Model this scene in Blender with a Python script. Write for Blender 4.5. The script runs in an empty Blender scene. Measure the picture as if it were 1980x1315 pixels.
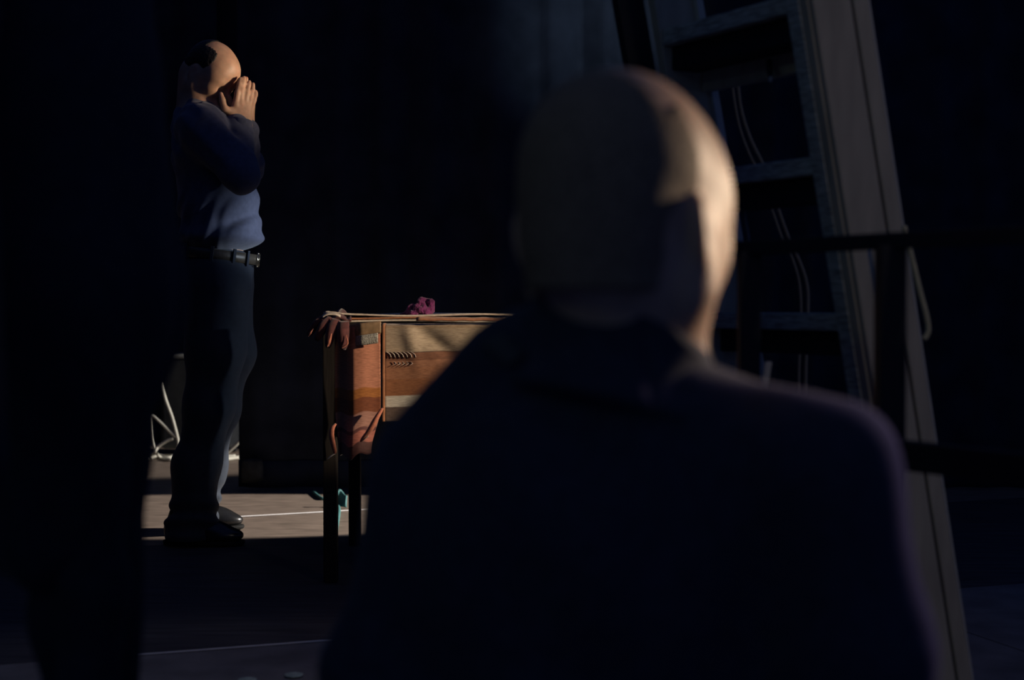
import bpy, bmesh, math, random
import numpy as np
from mathutils import Vector, Matrix, noise as mnoise

SC = bpy.context.scene
COL = SC.collection
R = math.radians

# ------------------------------------------------------------------ camera
F_PX = 2750.0            # 50 mm lens on a 36 mm frame, 1980 px wide
HORIZON = 590.0
CAM_Z = 0.82
PITCH = math.atan((657.5 - HORIZON) / F_PX)
cam_d = bpy.data.cameras.new('camera')
cam_d.lens = 50.0
cam_d.sensor_width = 36.0
cam_d.clip_start = 0.05
cam_d.dof.use_dof = True
cam_d.dof.focus_distance = 4.55
cam_d.dof.aperture_fstop = 2.8
cam = bpy.data.objects.new('camera', cam_d)
COL.objects.link(cam)
cam.location = (0, 0, CAM_Z)
cam.rotation_euler = (R(90) - PITCH, 0, 0)
SC.camera = cam

# ------------------------------------------------------------------ world, exposure, lamps
SC.view_settings.view_transform = 'Standard'
SC.view_settings.look = 'None'
SC.view_settings.exposure = 0.0
SC.view_settings.gamma = 1.0
SC.view_settings.use_curve_mapping = False
w = bpy.data.worlds.new('dim_blue_house')
SC.world = w
w.use_nodes = True
w.node_tree.nodes['Background'].inputs[0].default_value = (0.16, 0.29, 0.95, 1)
w.node_tree.nodes['Background'].inputs[1].default_value = 0.08


def spot(name, loc, target, watts, color, cone, blend=0.4, size=0.05):
    d = bpy.data.lights.new(name, 'SPOT')
    d.energy = watts
    d.color = color
    d.spot_size = R(cone)
    d.spot_blend = blend
    d.shadow_soft_size = size
    o = bpy.data.objects.new(name, d)
    COL.objects.link(o)
    o.location = loc
    o.rotation_euler = (Vector(target) - Vector(loc)).to_track_quat('-Z', 'Y').to_euler()
    return o


WARM = (1.0, 0.80, 0.58)
WHITE = (1.0, 0.93, 0.84)
COOL = (0.72, 0.84, 1.0)
# stage lamps in the wings on the right, then added fill spots
spot('stage_spot_face', (4.2, 4.10, 1.82), (-0.955, 4.95, 1.625), 1750, WARM, 3.8, 0.7, 0.16)
spot('stage_spot_shirt', (4.2, 4.5, 1.25), (-0.90, 4.98, 1.09), 1100, COOL, 4.4, 1.0, 0.05)
spot('stage_spot_legs', (4.3, 5.42, 1.1), (-0.86, 5.0, 0.66), 190, COOL, 11.0, 0.8, 0.05)
spot('stage_spot_table', (3.7, 2.2, 1.9), (-0.22, 4.12, 0.685), 950, WARM, 6.6, 0.25, 0.04)
spot('stage_spot_floor', (4.5, 5.75, 2.6), (-0.95, 5.56, 0.0), 3700, WHITE, 11.2, 0.12, 0.03)
spot('stage_spot_back', (2.2, 7.2, 1.9), (-1.80, 7.4, 0.30), 900, WHITE, 22.0, 0.4, 0.05)
spot('stage_spot_rim', (2.2, 2.68, 1.26), (0.21, 1.33, 0.895), 400, (1.0, 0.78, 0.56), 6.6, 0.45, 0.14)
spot('fill_spot_ladder', (2.3, -0.5, 2.5), (0.80, 2.62, 0.85), 23, (1.0, 0.85, 0.62), 32.0, 0.8, 0.08)  # added unseen fill that brightens the ladder
spot('fill_spot_shoulder', (2.0, 2.6, 1.6), (0.36, 1.22, 0.62), 75, (0.75, 0.55, 1.0), 14.0, 0.8, 0.1)  # added unseen purple spot for the rim on the right shoulder
spot('fill_spot_curtain', (1.6, 3.0, 3.4), (0.36, 6.3, 2.1), 220, (0.66, 0.82, 1.0), 15.0, 1.0, 0.1)  # added unseen bluish fill aimed at the upper curtain
spot('fill_spot_floor', (0.4, 2.6, 3.2), (-0.65, 2.9, 0.0), 24, (0.85, 0.85, 1.0), 30.0, 0.5, 0.1)  # added unseen fill that lifts the near floor
spot('fill_spot_behind', (-1.9, -0.6, 2.4), (0.55, 2.4, 1.0), 7.5, (0.55, 0.85, 0.80), 50.0, 1.0, 0.15)  # added unseen greenish fill for the treads and the back of the head


# ------------------------------------------------------------------ helpers
def at(px, py, Y):
    """the point of the scene at depth Y that the photograph shows at pixel (px, py)"""
    x = (px - 990.0) / F_PX
    y = (657.5 - py) / F_PX
    cp, sp = math.cos(PITCH), math.sin(PITCH)
    d = np.array([x, cp + y * sp, -sp + y * cp])
    s = Y / d[1]
    return np.array([0, 0, CAM_Z]) + s * d


def V(*a):
    return np.array(a, float)


def unit(v):
    v = np.asarray(v, float)
    return v / np.linalg.norm(v)


ORG = {}


def link_mesh(name, me, mat, parent=None, origin=None):
    o = bpy.data.objects.new(name, me)
    COL.objects.link(o)
    if mat is not None:
        me.materials.append(mat)
    if parent is not None:
        origin = ORG[parent.name]
        o.parent = parent
    elif origin is None:
        origin = np.zeros(3)
        o.location = (0, 0, 0)
    if parent is None:
        o.location = tuple(origin)
    ORG[o.name] = np.array(origin, float)
    return o


def raw_mesh(name, verts, faces, origin, smooth=True):
    """verts (n,3) array in world space, faces (m,4) array or list of tuples"""
    me = bpy.data.meshes.new(name)
    verts = np.asarray(verts, float) - np.asarray(origin, float)
    if isinstance(faces, np.ndarray) and faces.ndim == 2:
        n, k = faces.shape
        me.vertices.add(len(verts))
        me.vertices.foreach_set('co', verts.astype(np.float32).ravel())
        me.loops.add(n * k)
        me.loops.foreach_set('vertex_index', faces.astype(np.int32).ravel())
        me.polygons.add(n)
        me.polygons.foreach_set('loop_start', np.arange(0, n * k, k, dtype=np.int32))
        me.update(calc_edges=True)
        me.validate()
    else:
        me.from_pydata([tuple(v) for v in verts], [], [tuple(f) for f in faces])
        me.update()
    if smooth:
        me.polygons.foreach_set('use_smooth', [True] * len(me.polygons))
    return me


def tag(o, label=None, cat=None, group=None, kind=None):
    if label: o['label'] = label
    if cat: o['category'] = cat
    if group: o['group'] = group
    if kind: o['kind'] = kind
    return o


def empty(name, loc, label, cat, group=None):
    o = bpy.data.objects.new(name, None)
    COL.objects.link(o)
    o.location = tuple(loc)
    o.empty_display_size = 0.05
    ORG[o.name] = np.array(loc, float)
    return tag(o, label, cat, group)


class MB:
    """collects boxes, tubes and grids into one mesh"""
    def __init__(self):
        self.v = []
        self.f = []

    def add(self, vs, fs):
        b = len(self.v)
        self.v += [np.asarray(x, float) for x in vs]
        self.f += [tuple(i + b for i in q) for q in fs]
        return self

    def box(self, c, hx, hy, hz, ax=(1, 0, 0), ay=(0, 1, 0), az=(0, 0, 1)):
        c, ax, ay, az = (np.asarray(t, float) for t in (c, ax, ay, az))
        vs = [c + sx * hx * ax + sy * hy * ay + sz * hz * az
              for sx in (-1, 1) for sy in (-1, 1) for sz in (-1, 1)]
        fs = [(0, 1, 3, 2), (4, 6, 7, 5), (0, 4, 5, 1), (2, 3, 7, 6), (0, 2, 6, 4), (1, 5, 7, 3)]
        return self.add(vs, fs)

    def beam(self, a, b, hw, hh, side):
        a, b = np.asarray(a, float), np.asarray(b, float)
        ax = unit(b - a)
        ay = unit(np.asarray(side, float) - np.dot(side, ax) * ax)
        az = np.cross(ax, ay)
        return self.box((a + b) / 2, np.linalg.norm(b - a) / 2, hw, hh, ax, ay, az)

    def tube(self, pts, r, n=8, smooth=6, flat=1.0):
        pts = catmull(pts, smooth) if smooth > 1 else [np.asarray(p, float) for p in pts]
        m = len(pts)
        rs = r if hasattr(r, '__len__') else [r] * m
        if len(rs) != m:
            rs = np.interp(np.linspace(0, 1, m), np.linspace(0, 1, len(rs)), rs)
        t0 = unit(pts[1] - pts[0])
        up = V(0, 0, 1) if abs(t0[2]) < 0.9 else V(0, 1, 0)
        nrm = unit(np.cross(t0, up))
        vs = []
        for i, p in enumerate(pts):
            t = unit(pts[min(i + 1, m - 1)] - pts[max(i - 1, 0)])
            nrm = unit(nrm - np.dot(nrm, t) * t)
            bn = np.cross(t, nrm)
            for k in range(n):
                a = 2 * math.pi * k / n
                vs.append(p + rs[i] * (math.cos(a) * nrm + flat * math.sin(a) * bn))
        fs = []
        for i in range(m - 1):
            for k in range(n):
                k2 = (k + 1) % n
                fs.append((i * n + k, i * n + k2, (i + 1) * n + k2, (i + 1) * n + k))
        fs.append(tuple(range(n - 1, -1, -1)))
        fs.append(tuple((m - 1) * n + k for k in range(n)))
        return self.add(vs, fs)

    def grid(self, fn, nu, nv, thick=0.0):
        """fn(u, v) -> point; optional thickness along the local normal"""
        P = np.array([[fn(i / nu, j / nv) for j in range(nv + 1)] for i in range(nu + 1)])
        idx = lambda i, j: i * (nv + 1) + j
        fs = [(idx(i, j), idx(i + 1, j), idx(i + 1, j + 1), idx(i, j + 1)) for i in range(nu) for j in range(nv)]
        if not thick:
            return self.add(P.reshape(-1, 3), fs)
        du = np.gradient(P, axis=0)
        dv = np.gradient(P, axis=1)
        N = np.cross(du, dv)
        N /= np.linalg.norm(N, axis=2, keepdims=True) + 1e-12
        Q = P - N * thick
        n = (nu + 1) * (nv + 1)
        fb = [tuple(reversed([i + n for i in f])) for f in fs]
        rim = []
        for i in range(nu):
            rim.append((idx(i, 0), idx(i, 0) + n, idx(i + 1, 0) + n, idx(i + 1, 0)))
            rim.append((idx(i + 1, nv), idx(i + 1, nv) + n, idx(i, nv) + n, idx(i, nv)))
        for j in range(nv):
            rim.append((idx(0, j + 1), idx(0, j + 1) + n, idx(0, j) + n, idx(0, j)))
            rim.append((idx(nu, j), idx(nu, j) + n, idx(nu, j + 1) + n, idx(nu, j + 1)))
        return self.add(np.concatenate([P.reshape(-1, 3), Q.reshape(-1, 3)]), fs + fb + rim)

    def build(self, name, mat, parent=None, origin=None, bevel=0.0, smooth=False):
        org = ORG[parent.name] if parent is not None else (np.zeros(3) if origin is None else np.asarray(origin, float))
        me = raw_mesh(name, np.array(self.v), self.f, org, smooth)
        bm = bmesh.new()
        bm.from_mesh(me)
        bmesh.ops.recalc_face_normals(bm, faces=bm.faces)
        if bevel:
            es = [e for e in bm.edges if len(e.link_faces) == 2 and e.calc_face_angle(0) > 0.6]
            bmesh.ops.bevel(bm, geom=es, offset=bevel, segments=2, affect='EDGES', profile=0.6)
        bm.to_mesh(me)
        bm.free()
        return link_mesh(name, me, mat, parent, org)


def catmull(pts, k):
    P = [np.asarray(p, float) for p in pts]
    if len(P) < 3:
        return [P[0] + (P[-1] - P[0]) * i / k for i in range(k + 1)]
    P = [2 * P[0] - P[1]] + P + [2 * P[-1] - P[-2]]
    out = []
    for i in range(1, len(P) - 2):
        p0, p1, p2, p3 = P[i - 1:i + 3]
        for j in range(k):
            t = j / k
            out.append(0.5 * (2 * p1 + (p2 - p0) * t + (2 * p0 - 5 * p1 + 4 * p2 - p3) * t * t
                              + (3 * p1 - p0 - 3 * p2 + p3) * t ** 3))
    out.append(P[-2])
    return out


# ---- soft solids: distance fields of tapered limbs and ellipsoids, blended into one surface
def cone(a, b, ra, rb, k=0.03, sub=False):
    return ('c', np.asarray(a, float), np.asarray(b, float), ra, rb, k, sub)


def ell(c, r, Rm=None, k=0.03, sub=False):
    return ('e', np.asarray(c, float), np.asarray(r, float), np.eye(3) if Rm is None else np.asarray(Rm, float), None, k, sub)


def chain(pts, rs, k=0.03):
    return [cone(pts[i], pts[i + 1], rs[i], rs[i + 1], k) for i in range(len(pts) - 1)]


def grow(prims, d):
    out = []
    for p in prims:
        if p[0] == 'c':
            out.append(('c', p[1], p[2], max(p[3] + d, .004), max(p[4] + d, .004), p[5], p[6]))
        else:
            out.append(('e', p[1], np.maximum(p[2] + d, .004), p[3], None, p[5], p[6]))
    return out


def field_mesh(prims, h, disp=None, cut=None):
    lo = np.full(3, 1e9)
    hi = np.full(3, -1e9)
    bb = []
    for p in prims:
        if p[0] == 'c':
            r = max(p[3], p[4])
            l, u = np.minimum(p[1], p[2]) - r, np.maximum(p[1], p[2]) + r
        else:
            e = np.sqrt(((p[3] * p[2][None, :]) ** 2).sum(1))
            l, u = p[1] - e, p[1] + e
        bb.append((l, u))
        if not p[6]:
            lo = np.minimum(lo, l)
            hi = np.maximum(hi, u)
    lo = lo - 0.03
    hi = hi + 0.03
    n = np.ceil((hi - lo) / h).astype(int) + 1
    F = np.full(n, 0.05, np.float32)
    ax = [lo[i] + h * np.arange(n[i]) for i in range(3)]
    for p, (l, u) in zip(prims, bb):
        k = p[5]
        i0 = np.clip(((l - k - 0.012 - lo) / h).astype(int), 0, n - 1)
        i1 = np.clip(((u + k + 0.012 - lo) / h).astype(int) + 2, 1, n)
        if np.any(i1 <= i0):
            continue
        sl = tuple(slice(i0[i], i1[i]) for i in range(3))
        X, Y, Z = np.meshgrid(*[ax[i][sl[i]] for i in range(3)], indexing='ij')
        if p[0] == 'c':
            a, b = p[1], p[2]
            ba = b - a
            L = max(float(ba @ ba), 1e-9)
            t = np.clip(((X - a[0]) * ba[0] + (Y - a[1]) * ba[1] + (Z - a[2]) * ba[2]) / L, 0, 1)
            d = np.sqrt((X - a[0] - t * ba[0]) ** 2 + (Y - a[1] - t * ba[1]) ** 2 + (Z - a[2] - t * ba[2]) ** 2)
            d = d - (p[3] + (p[4] - p[3]) * t)
        else:
            c, r, M = p[1], p[2], p[3]
            q = [(X - c[0]) * M[0, j] + (Y - c[1]) * M[1, j] + (Z - c[2]) * M[2, j] for j in range(3)]
            k0 = np.sqrt(sum((q[j] / r[j]) ** 2 for j in range(3)))
            k1 = np.sqrt(sum((q[j] / r[j] ** 2) ** 2 for j in range(3))) + 1e-9
            d = k0 * (k0 - 1) / k1
        S = F[sl]
        if p[6]:
            hh = np.maximum(k - np.abs(S + d), 0) / max(k, 1e-6)
            F[sl] = np.maximum(S, -d) + hh * hh * k * 0.25
        else:
            hh = np.maximum(k - np.abs(S - d), 0) / max(k, 1e-6)
            F[sl] = np.minimum(S, d) - hh * hh * k * 0.25
    if disp or cut:
        band = np.abs(F) < 0.045
        ii = np.nonzero(band)
        P = [ax[j][ii[j]] for j in range(3)]
        val = F[ii]
        if disp:
            val = val - disp(*P)
        F[ii] = val
        if cut:
            X, Y, Z = np.meshgrid(*ax, indexing='ij', sparse=True)
            F = np.maximum(F, cut(X, Y, Z)).astype(np.float32)
    return surface_net(F, lo, h)


CORN = [(i, j, k) for i in (0, 1) for j in (0, 1) for k in (0, 1)]
EDG = [(a, b) for a in range(8) for b in range(a + 1, 8) if sum(abs(CORN[a][i] - CORN[b][i]) for i in range(3)) == 1]


def surface_net(F, lo, h):
    ins = F < 0
    nx, ny, nz = F.shape
    cnt = np.zeros((nx - 1, ny - 1, nz - 1), np.int8)
    for c in CORN:
        cnt += ins[c[0]:c[0] + nx - 1, c[1]:c[1] + ny - 1, c[2]:c[2] + nz - 1]
    cells = np.nonzero((cnt > 0) & (cnt < 8))
    idx = np.full(cnt.shape, -1, np.int32)
    idx[cells] = np.arange(len(cells[0]))
    fv = [F[cells[0] + c[0], cells[1] + c[1], cells[2] + c[2]] for c in CORN]
    acc = np.zeros((len(cells[0]), 3))
    num = np.zeros(len(cells[0]))
    for a, b in EDG:
        m = (fv[a] < 0) != (fv[b] < 0)
        t = np.where(m, fv[a] / np.where(m, fv[a] - fv[b], 1), 0)
        for i in range(3):
            acc[:, i] += np.where(m, CORN[a][i] + t * (CORN[b][i] - CORN[a][i]), 0)
        num += m
    verts = np.stack(cells, 1) + acc / num[:, None]
    verts = lo + h * verts
    quads = []
    for d in range(3):
        e1, e2 = [(1, 2), (2, 0), (0, 1)][d]
        sl0 = [slice(None)] * 3
        sl1 = [slice(None)] * 3
        sl0[d] = slice(0, F.shape[d] - 1)
        sl1[d] = slice(1, F.shape[d])
        A, B = ins[tuple(sl0)], ins[tuple(sl1)]
        for flip in (False, True):
            g = np.nonzero((A & ~B) if not flip else (~A & B))
            g = [x.copy() for x in g]
            ok = np.ones(len(g[0]), bool)
            for e in (e1, e2):
                ok &= (g[e] > 0) & (g[e] < F.shape[e] - 1)
            g = [x[ok] for x in g]
            def cell(o1, o2):
                c = [x for x in g]
                c[e1] = c[e1] - o1
                c[e2] = c[e2] - o2
                return idx[c[0], c[1], c[2]]
            q = np.stack([cell(1, 1), cell(0, 1), cell(0, 0), cell(1, 0)], 1)
            quads.append(q[:, ::-1] if flip else q)
    quads = np.concatenate(quads)
    quads = quads[(quads >= 0).all(1)]
    return verts, quads


def soft(name, prims, h, mat, parent=None, origin=None, disp=None, cut=None):
    v, q = field_mesh(prims, h, disp, cut)
    org = ORG[parent.name] if parent is not None else np.asarray(origin, float)
    me = raw_mesh(name, v, q, org, True)
    return link_mesh(name, me, mat, parent, org)


# ------------------------------------------------------------------ materials
def mat(name, color, rough=0.7, spec=0.3, noise=0.0, scale=20.0, metal=0.0, bump=0.0, stretch=(1, 1, 1), sheen=0.0, color2=None):
    m = bpy.data.materials.new(name)
    m.use_nodes = True
    nt = m.node_tree
    b = nt.nodes['Principled BSDF']
    b.inputs['Roughness'].default_value = rough
    b.inputs['Specular IOR Level'].default_value = spec
    b.inputs['Metallic'].default_value = metal
    b.inputs['Base Color'].default_value = (*color, 1)
    if sheen:
        b.inputs['Sheen Weight'].default_value = sheen
    if noise or bump:
        tc = nt.nodes.new('ShaderNodeTexCoord')
        mp = nt.nodes.new('ShaderNodeMapping')
        mp.inputs['Scale'].default_value = stretch
        nz = nt.nodes.new('ShaderNodeTexNoise')
        nz.inputs['Scale'].default_value = scale
        nz.inputs['Detail'].default_value = 5
        nt.links.new(tc.outputs['Object'], mp.inputs[0])
        nt.links.new(mp.outputs[0], nz.inputs['Vector'])
        if noise:
            cr = nt.nodes.new('ShaderNodeValToRGB')
            c2 = color2 or tuple(c * (1 - noise) for c in color)
            c1 = color if color2 else tuple(min(c * (1 + noise), 1) for c in color)
            cr.color_ramp.elements[0].position = 0.3
            cr.color_ramp.elements[1].position = 0.7
            cr.color_ramp.elements[0].color = (*c2, 1)
            cr.color_ramp.elements[1].color = (*c1, 1)
            nt.links.new(nz.outputs['Fac'], cr.inputs[0])
            nt.links.new(cr.outputs[0], b.inputs['Base Color'])
        if bump:
            bp = nt.nodes.new('ShaderNodeBump')
            bp.inputs['Strength'].default_value = bump
            bp.inputs['Distance'].default_value = 0.004
            nt.links.new(nz.outputs['Fac'], bp.inputs['Height'])
            nt.links.new(bp.outputs[0], b.inputs['Normal'])
    return m


def banded(name, bands, rough=0.75, weave=260.0, bump=0.25, sheen=0.2):
    """woven cloth with crosswise bands: bands = [(height in m from the object's base, colour), ...] rising"""
    m = bpy.data.materials.new(name)
    m.use_nodes = True
    nt = m.node_tree
    b = nt.nodes['Principled BSDF']
    b.inputs['Roughness'].default_value = rough
    b.inputs['Sheen Weight'].default_value = sheen
    b.inputs['Specular IOR Level'].default_value = 0.25
    tc = nt.nodes.new('ShaderNodeTexCoord')
    uv = nt.nodes.new('ShaderNodeUVMap')
    sx = nt.nodes.new('ShaderNodeSeparateXYZ')
    nt.links.new(uv.outputs[0], sx.inputs[0])
    cr = nt.nodes.new('ShaderNodeValToRGB')
    cr.color_ramp.interpolation = 'LINEAR'
    els = cr.color_ramp.elements
    while len(els) > 1:
        els.remove(els[-1])
    first = True
    prev = None
    for p, c in bands:
        if first:
            els[0].position = p
            els[0].color = (*c, 1)
            first = False
        else:
            e = els.new(max(p - 0.006, 0))
            e.color = (*prev, 1)
            e = els.new(p)
            e.color = (*c, 1)
        prev = c
    nt.links.new(sx.outputs['Y'], cr.inputs[0])
    nz = nt.nodes.new('ShaderNodeTexNoise')
    nz.inputs['Scale'].default_value = weave
    nz.inputs['Detail'].default_value = 3
    mp = nt.nodes.new('ShaderNodeMapping')
    mp.inputs['Scale'].default_value = (0.25, 0.25, 1.6)
    nt.links.new(tc.outputs['Object'], mp.inputs[0])
    nt.links.new(mp.outputs[0], nz.inputs['Vector'])
    mx = nt.nodes.new('ShaderNodeMix')
    mx.data_type = 'RGBA'
    mx.blend_type = 'MULTIPLY'
    mx.inputs['Factor'].default_value = 0.55
    cr2 = nt.nodes.new('ShaderNodeValToRGB')
    cr2.color_ramp.elements[0].position = 0.3
    cr2.color_ramp.elements[0].color = (0.35, 0.3, 0.28, 1)
    cr2.color_ramp.elements[1].position = 0.62
    cr2.color_ramp.elements[1].color = (1, 1, 1, 1)
    nt.links.new(nz.outputs['Fac'], cr2.inputs[0])
    nt.links.new(cr.outputs[0], mx.inputs['A'])
    nt.links.new(cr2.outputs[0], mx.inputs['B'])
    nt.links.new(mx.outputs['Result'], b.inputs['Base Color'])
    bp = nt.nodes.new('ShaderNodeBump')
    bp.inputs['Strength'].default_value = bump
    bp.inputs['Distance'].default_value = 0.002
    nt.links.new(nz.outputs['Fac'], bp.inputs['Height'])
    nt.links.new(bp.outputs[0], b.inputs['Normal'])
    return m


M = dict(
    floor=mat('stage_floor', (0.17, 0.130, 0.105), 0.55, 0.35, 0.28, 9, bump=0.15, stretch=(1, 2.5, 1)),
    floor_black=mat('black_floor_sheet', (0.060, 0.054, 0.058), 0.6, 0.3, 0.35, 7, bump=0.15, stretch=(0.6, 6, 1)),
    floor_grey=mat('grey_floor_sheet', (0.17, 0.155, 0.155), 0.6, 0.3, 0.25, 9, bump=0.15),
    velvet=mat('black_velvet', (0.030, 0.036, 0.050), 0.95, 0.05, 0.3, 6),
    wall=mat('black_wall', (0.028, 0.030, 0.036), 0.9, 0.1, 0.3, 4),
    skin=mat('skin', (0.50, 0.29, 0.19), 0.5, 0.35, 0.12, 45, bump=0.08),
    skin_tan=mat('skin_fair', (0.52, 0.33, 0.22), 0.55, 0.3, 0.10, 40, bump=0.05),
    hair=mat('dark_hair', (0.012, 0.010, 0.010), 0.6, 0.3, 0.4, 160, bump=0.6),
    beard=mat('grey_beard', (0.16, 0.14, 0.12), 0.75, 0.2, 0.4, 200, bump=0.6),
    stubble=mat('stubble_hair', (0.22, 0.15, 0.095), 0.7, 0.2, 0.35, 220, bump=0.4),
    shirt=mat('slate_blue_shirt', (0.085, 0.092, 0.14), 0.8, 0.2, 0.15, 60, sheen=0.15),
    trousers=mat('navy_trousers', (0.020, 0.027, 0.042), 0.75, 0.25, 0.15, 60, sheen=0.1),
    belt=mat('leather_belt', (0.060, 0.048, 0.034), 0.45, 0.5, 0.2, 80, bump=0.2),
    brass=mat('pale_metal', (0.80, 0.70, 0.50), 0.25, 0.5, metal=1.0),
    shoe=mat('black_leather', (0.012, 0.012, 0.013), 0.28, 0.6, 0.2, 50),
    sole=mat('rubber_sole', (0.01, 0.01, 0.01), 0.8, 0.2),
    coat=mat('black_navy_coat', (0.034, 0.036, 0.052), 0.85, 0.15, 0.2, 80, sheen=0.12),
    lining=mat('grey_collar', (0.060, 0.062, 0.056), 0.8, 0.2, 0.2, 60),
    black=mat('black_cloth', (0.026, 0.028, 0.036), 0.85, 0.15, 0.2, 60, sheen=0.05),
    wood_dark=mat('dark_wood', (0.016, 0.013, 0.011), 0.6, 0.2, 0.35, 14, bump=0.1, stretch=(8, 8, 0.6)),
    ladder=mat('ladder_paint', (0.42, 0.37, 0.28), 0.6, 0.3, 0.14, 14, bump=0.08, stretch=(2, 2, 0.4)),
    ladder_edge=mat('ladder_edge_paint', (0.50, 0.48, 0.42), 0.45, 0.4, 0.1, 20),
    tread=mat('grey_green_tread', (0.36, 0.37, 0.33), 0.75, 0.2, 0.45, 30, bump=0.3, stretch=(1, 1, 6)),
    steel=mat('black_steel', (0.018, 0.019, 0.024), 0.6, 0.2, 0.1, 30),
    cable=mat('white_cable', (0.62, 0.60, 0.52), 0.5, 0.4, 0.08, 40),
    cable_grey=mat('grey_cable', (0.18, 0.18, 0.17), 0.6, 0.3, 0.1, 40),
    rope=mat('cream_cable', (0.50, 0.44, 0.27), 0.6, 0.3, 0.1, 60),
    tape=mat('white_tape', (0.75, 0.72, 0.72), 0.6, 0.3, 0.05, 60),
    mark=mat('pale_green_mark', (0.36, 0.42, 0.36), 0.6, 0.3, 0.3, 90),
    teal=mat('teal_cloth', (0.05, 0.15, 0.15), 0.6, 0.3, 0.3, 60),
    purple=mat('purple_knit', (0.13, 0.020, 0.085), 0.9, 0.1, 0.45, 110, bump=1.0, sheen=0.3),
    case=mat('black_case', (0.020, 0.022, 0.026), 0.4, 0.4, 0.2, 30),
    light_patch=mat('grey_light_patch', (0.045, 0.048, 0.047), 0.9, 0.1, 0.3, 30),
    paper=mat('cream_cloth', (0.58, 0.50, 0.40), 0.8, 0.2, 0.15, 70),
    rust=mat('rust_cloth', (0.36, 0.15, 0.07), 0.8, 0.2, 0.2, 70, sheen=0.2),
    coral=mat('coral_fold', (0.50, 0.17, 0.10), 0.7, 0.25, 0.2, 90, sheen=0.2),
    maroon=mat('maroon_fold', (0.10, 0.032, 0.030), 0.8, 0.2, 0.3, 70, sheen=0.2),
    silver=mat('silver_braid', (0.50, 0.48, 0.40), 0.55, 0.5, 0.45, 300, bump=0.7, color2=(0.16, 0.14, 0.11)),
    bronze=mat('bronze_ribbon', (0.30, 0.19, 0.10), 0.55, 0.4, 0.25, 60),
    stitch=mat('pale_stitch', (0.55, 0.44, 0.36), 0.6, 0.3, 0.2, 120),
)

for _m in ('skin', 'skin_tan'):
    _b = M[_m].node_tree.nodes['Principled BSDF']
    _b.inputs['Subsurface Weight'].default_value = 0.25
    _b.inputs['Subsurface Radius'].default_value = (1.0, 0.25, 0.12)
    _b.inputs['Subsurface Scale'].default_value = 0.012

# ------------------------------------------------------------------ the setting
fl = MB().box((0.4, 3.9, -0.045), 4.2, 4.7, 0.035).build('floor', M['wood_dark'])
tag(fl, kind='structure')
# hardboard sheets laid in rows, the whole grid turned a little against the line of sight
FA = R(19.5)
FE1, FE2, FO0 = V(math.cos(FA), math.sin(FA), 0), V(-math.sin(FA), math.cos(FA), 0), V(-0.90, 3.32, 0)


def clip_room(poly):
    for (n_, c_) in ((V(1, 0, 0), -3.68), (V(-1, 0, 0), -4.58), (V(0, 1, 0), -0.78), (V(0, -1, 0), -8.68)):
        out = []
        for k in range(len(poly)):
            a_, b_ = poly[k], poly[(k + 1) % len(poly)]
            da, db = a_ @ n_ - c_, b_ @ n_ - c_
            if da >= 0: out.append(a_)
            if (da >= 0) != (db >= 0): out.append(a_ + (b_ - a_) * (da / (da - db)))
        poly = out
        if len(poly) < 3: return []
    return poly


rows = [-5.6, -4.3, -2.9, -1.45, 0.0, 1.534, 2.75, 3.97, 5.2, 6.6]
rng = random.Random(4)
for i in range(len(rows) - 1):
    a0 = -5.2
    while a0 < 8.0:
        gp = 0.0022
        lift = rng.uniform(0, 0.0012)
        cor = [(a0 + gp, rows[i] + gp), (a0 + 2.4 - gp, rows[i] + gp), (a0 + 2.4 - gp, rows[i + 1] - gp), (a0 + gp, rows[i + 1] - gp)]
        poly = clip_room([FO0 + FE1 * a_ + FE2 * b_ for (a_, b_) in cor])
        a0 += 2.4
        if len(poly) < 3:
            continue
        n_ = len(poly)
        mb = MB()
        mb.add([p_ + V(0, 0, -0.010) for p_ in poly] + [p_ + V(0, 0, lift) for p_ in poly],
               [tuple(range(n_ - 1, -1, -1)), tuple(range(n_, 2 * n_))] + [(k, (k + 1) % n_, n_ + (k + 1) % n_, n_ + k) for k in range(n_)])
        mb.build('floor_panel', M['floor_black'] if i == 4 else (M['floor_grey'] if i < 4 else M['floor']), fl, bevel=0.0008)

wb = MB().box((0.4, 8.75, 1.7), 4.2, 0.06, 1.75).build('wall_back', M['wall'])
tag(wb, kind='structure')
wl = MB().box((-3.75, 3.9, 1.7), 0.06, 4.8, 1.75).build('wall_left', M['wall'])
tag(wl, kind='structure')


def curtain(name, x0, x1, y, z0, z1, pitch, amp, seed, label, ang=0.0, cx=None):
    rg = random.Random(seed)
    ph = [rg.uniform(0, 6.28) for _ in range(6)]
    n = int((x1 - x0) / pitch * 10)
    ca, sa = math.cos(ang), math.sin(ang)
    org = V(x0, y, z0)

    def fn(u, v):
        s = u * (x1 - x0)
        warp = s + 0.18 * pitch * math.sin(s / pitch * 1.7 + ph[0]) + 0.01 * math.sin(v * 4 + ph[3] + s * 3)
        a = amp * (0.75 + 0.25 * math.sin(s * 2.3 + ph[1])) * (0.75 + 0.25 * v)
        d = a * math.sin(2 * math.pi * warp / pitch + 0.25 * math.sin(v * 5 + ph[2])) + 0.25 * a * math.sin(4.7 * math.pi * warp / pitch + ph[4])
        return org + V(s * ca - d * sa, s * sa + d * ca, (1 - v) * (z1 - z0))
    r = empty(name, org, label, 'curtain', None)
    mb = MB()
    mb.grid(fn, n, 14, 0.006)
    mb.build('drape', M['velvet'], r, smooth=True)
    hem = MB()
    hem.grid(lambda u, v: fn(u, 0.965 + 0.035 * v) + V(0, -0.004, 0), n, 2, 0.010)
    hem.build('hem', M['velvet'], r, smooth=True)
    return r


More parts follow.
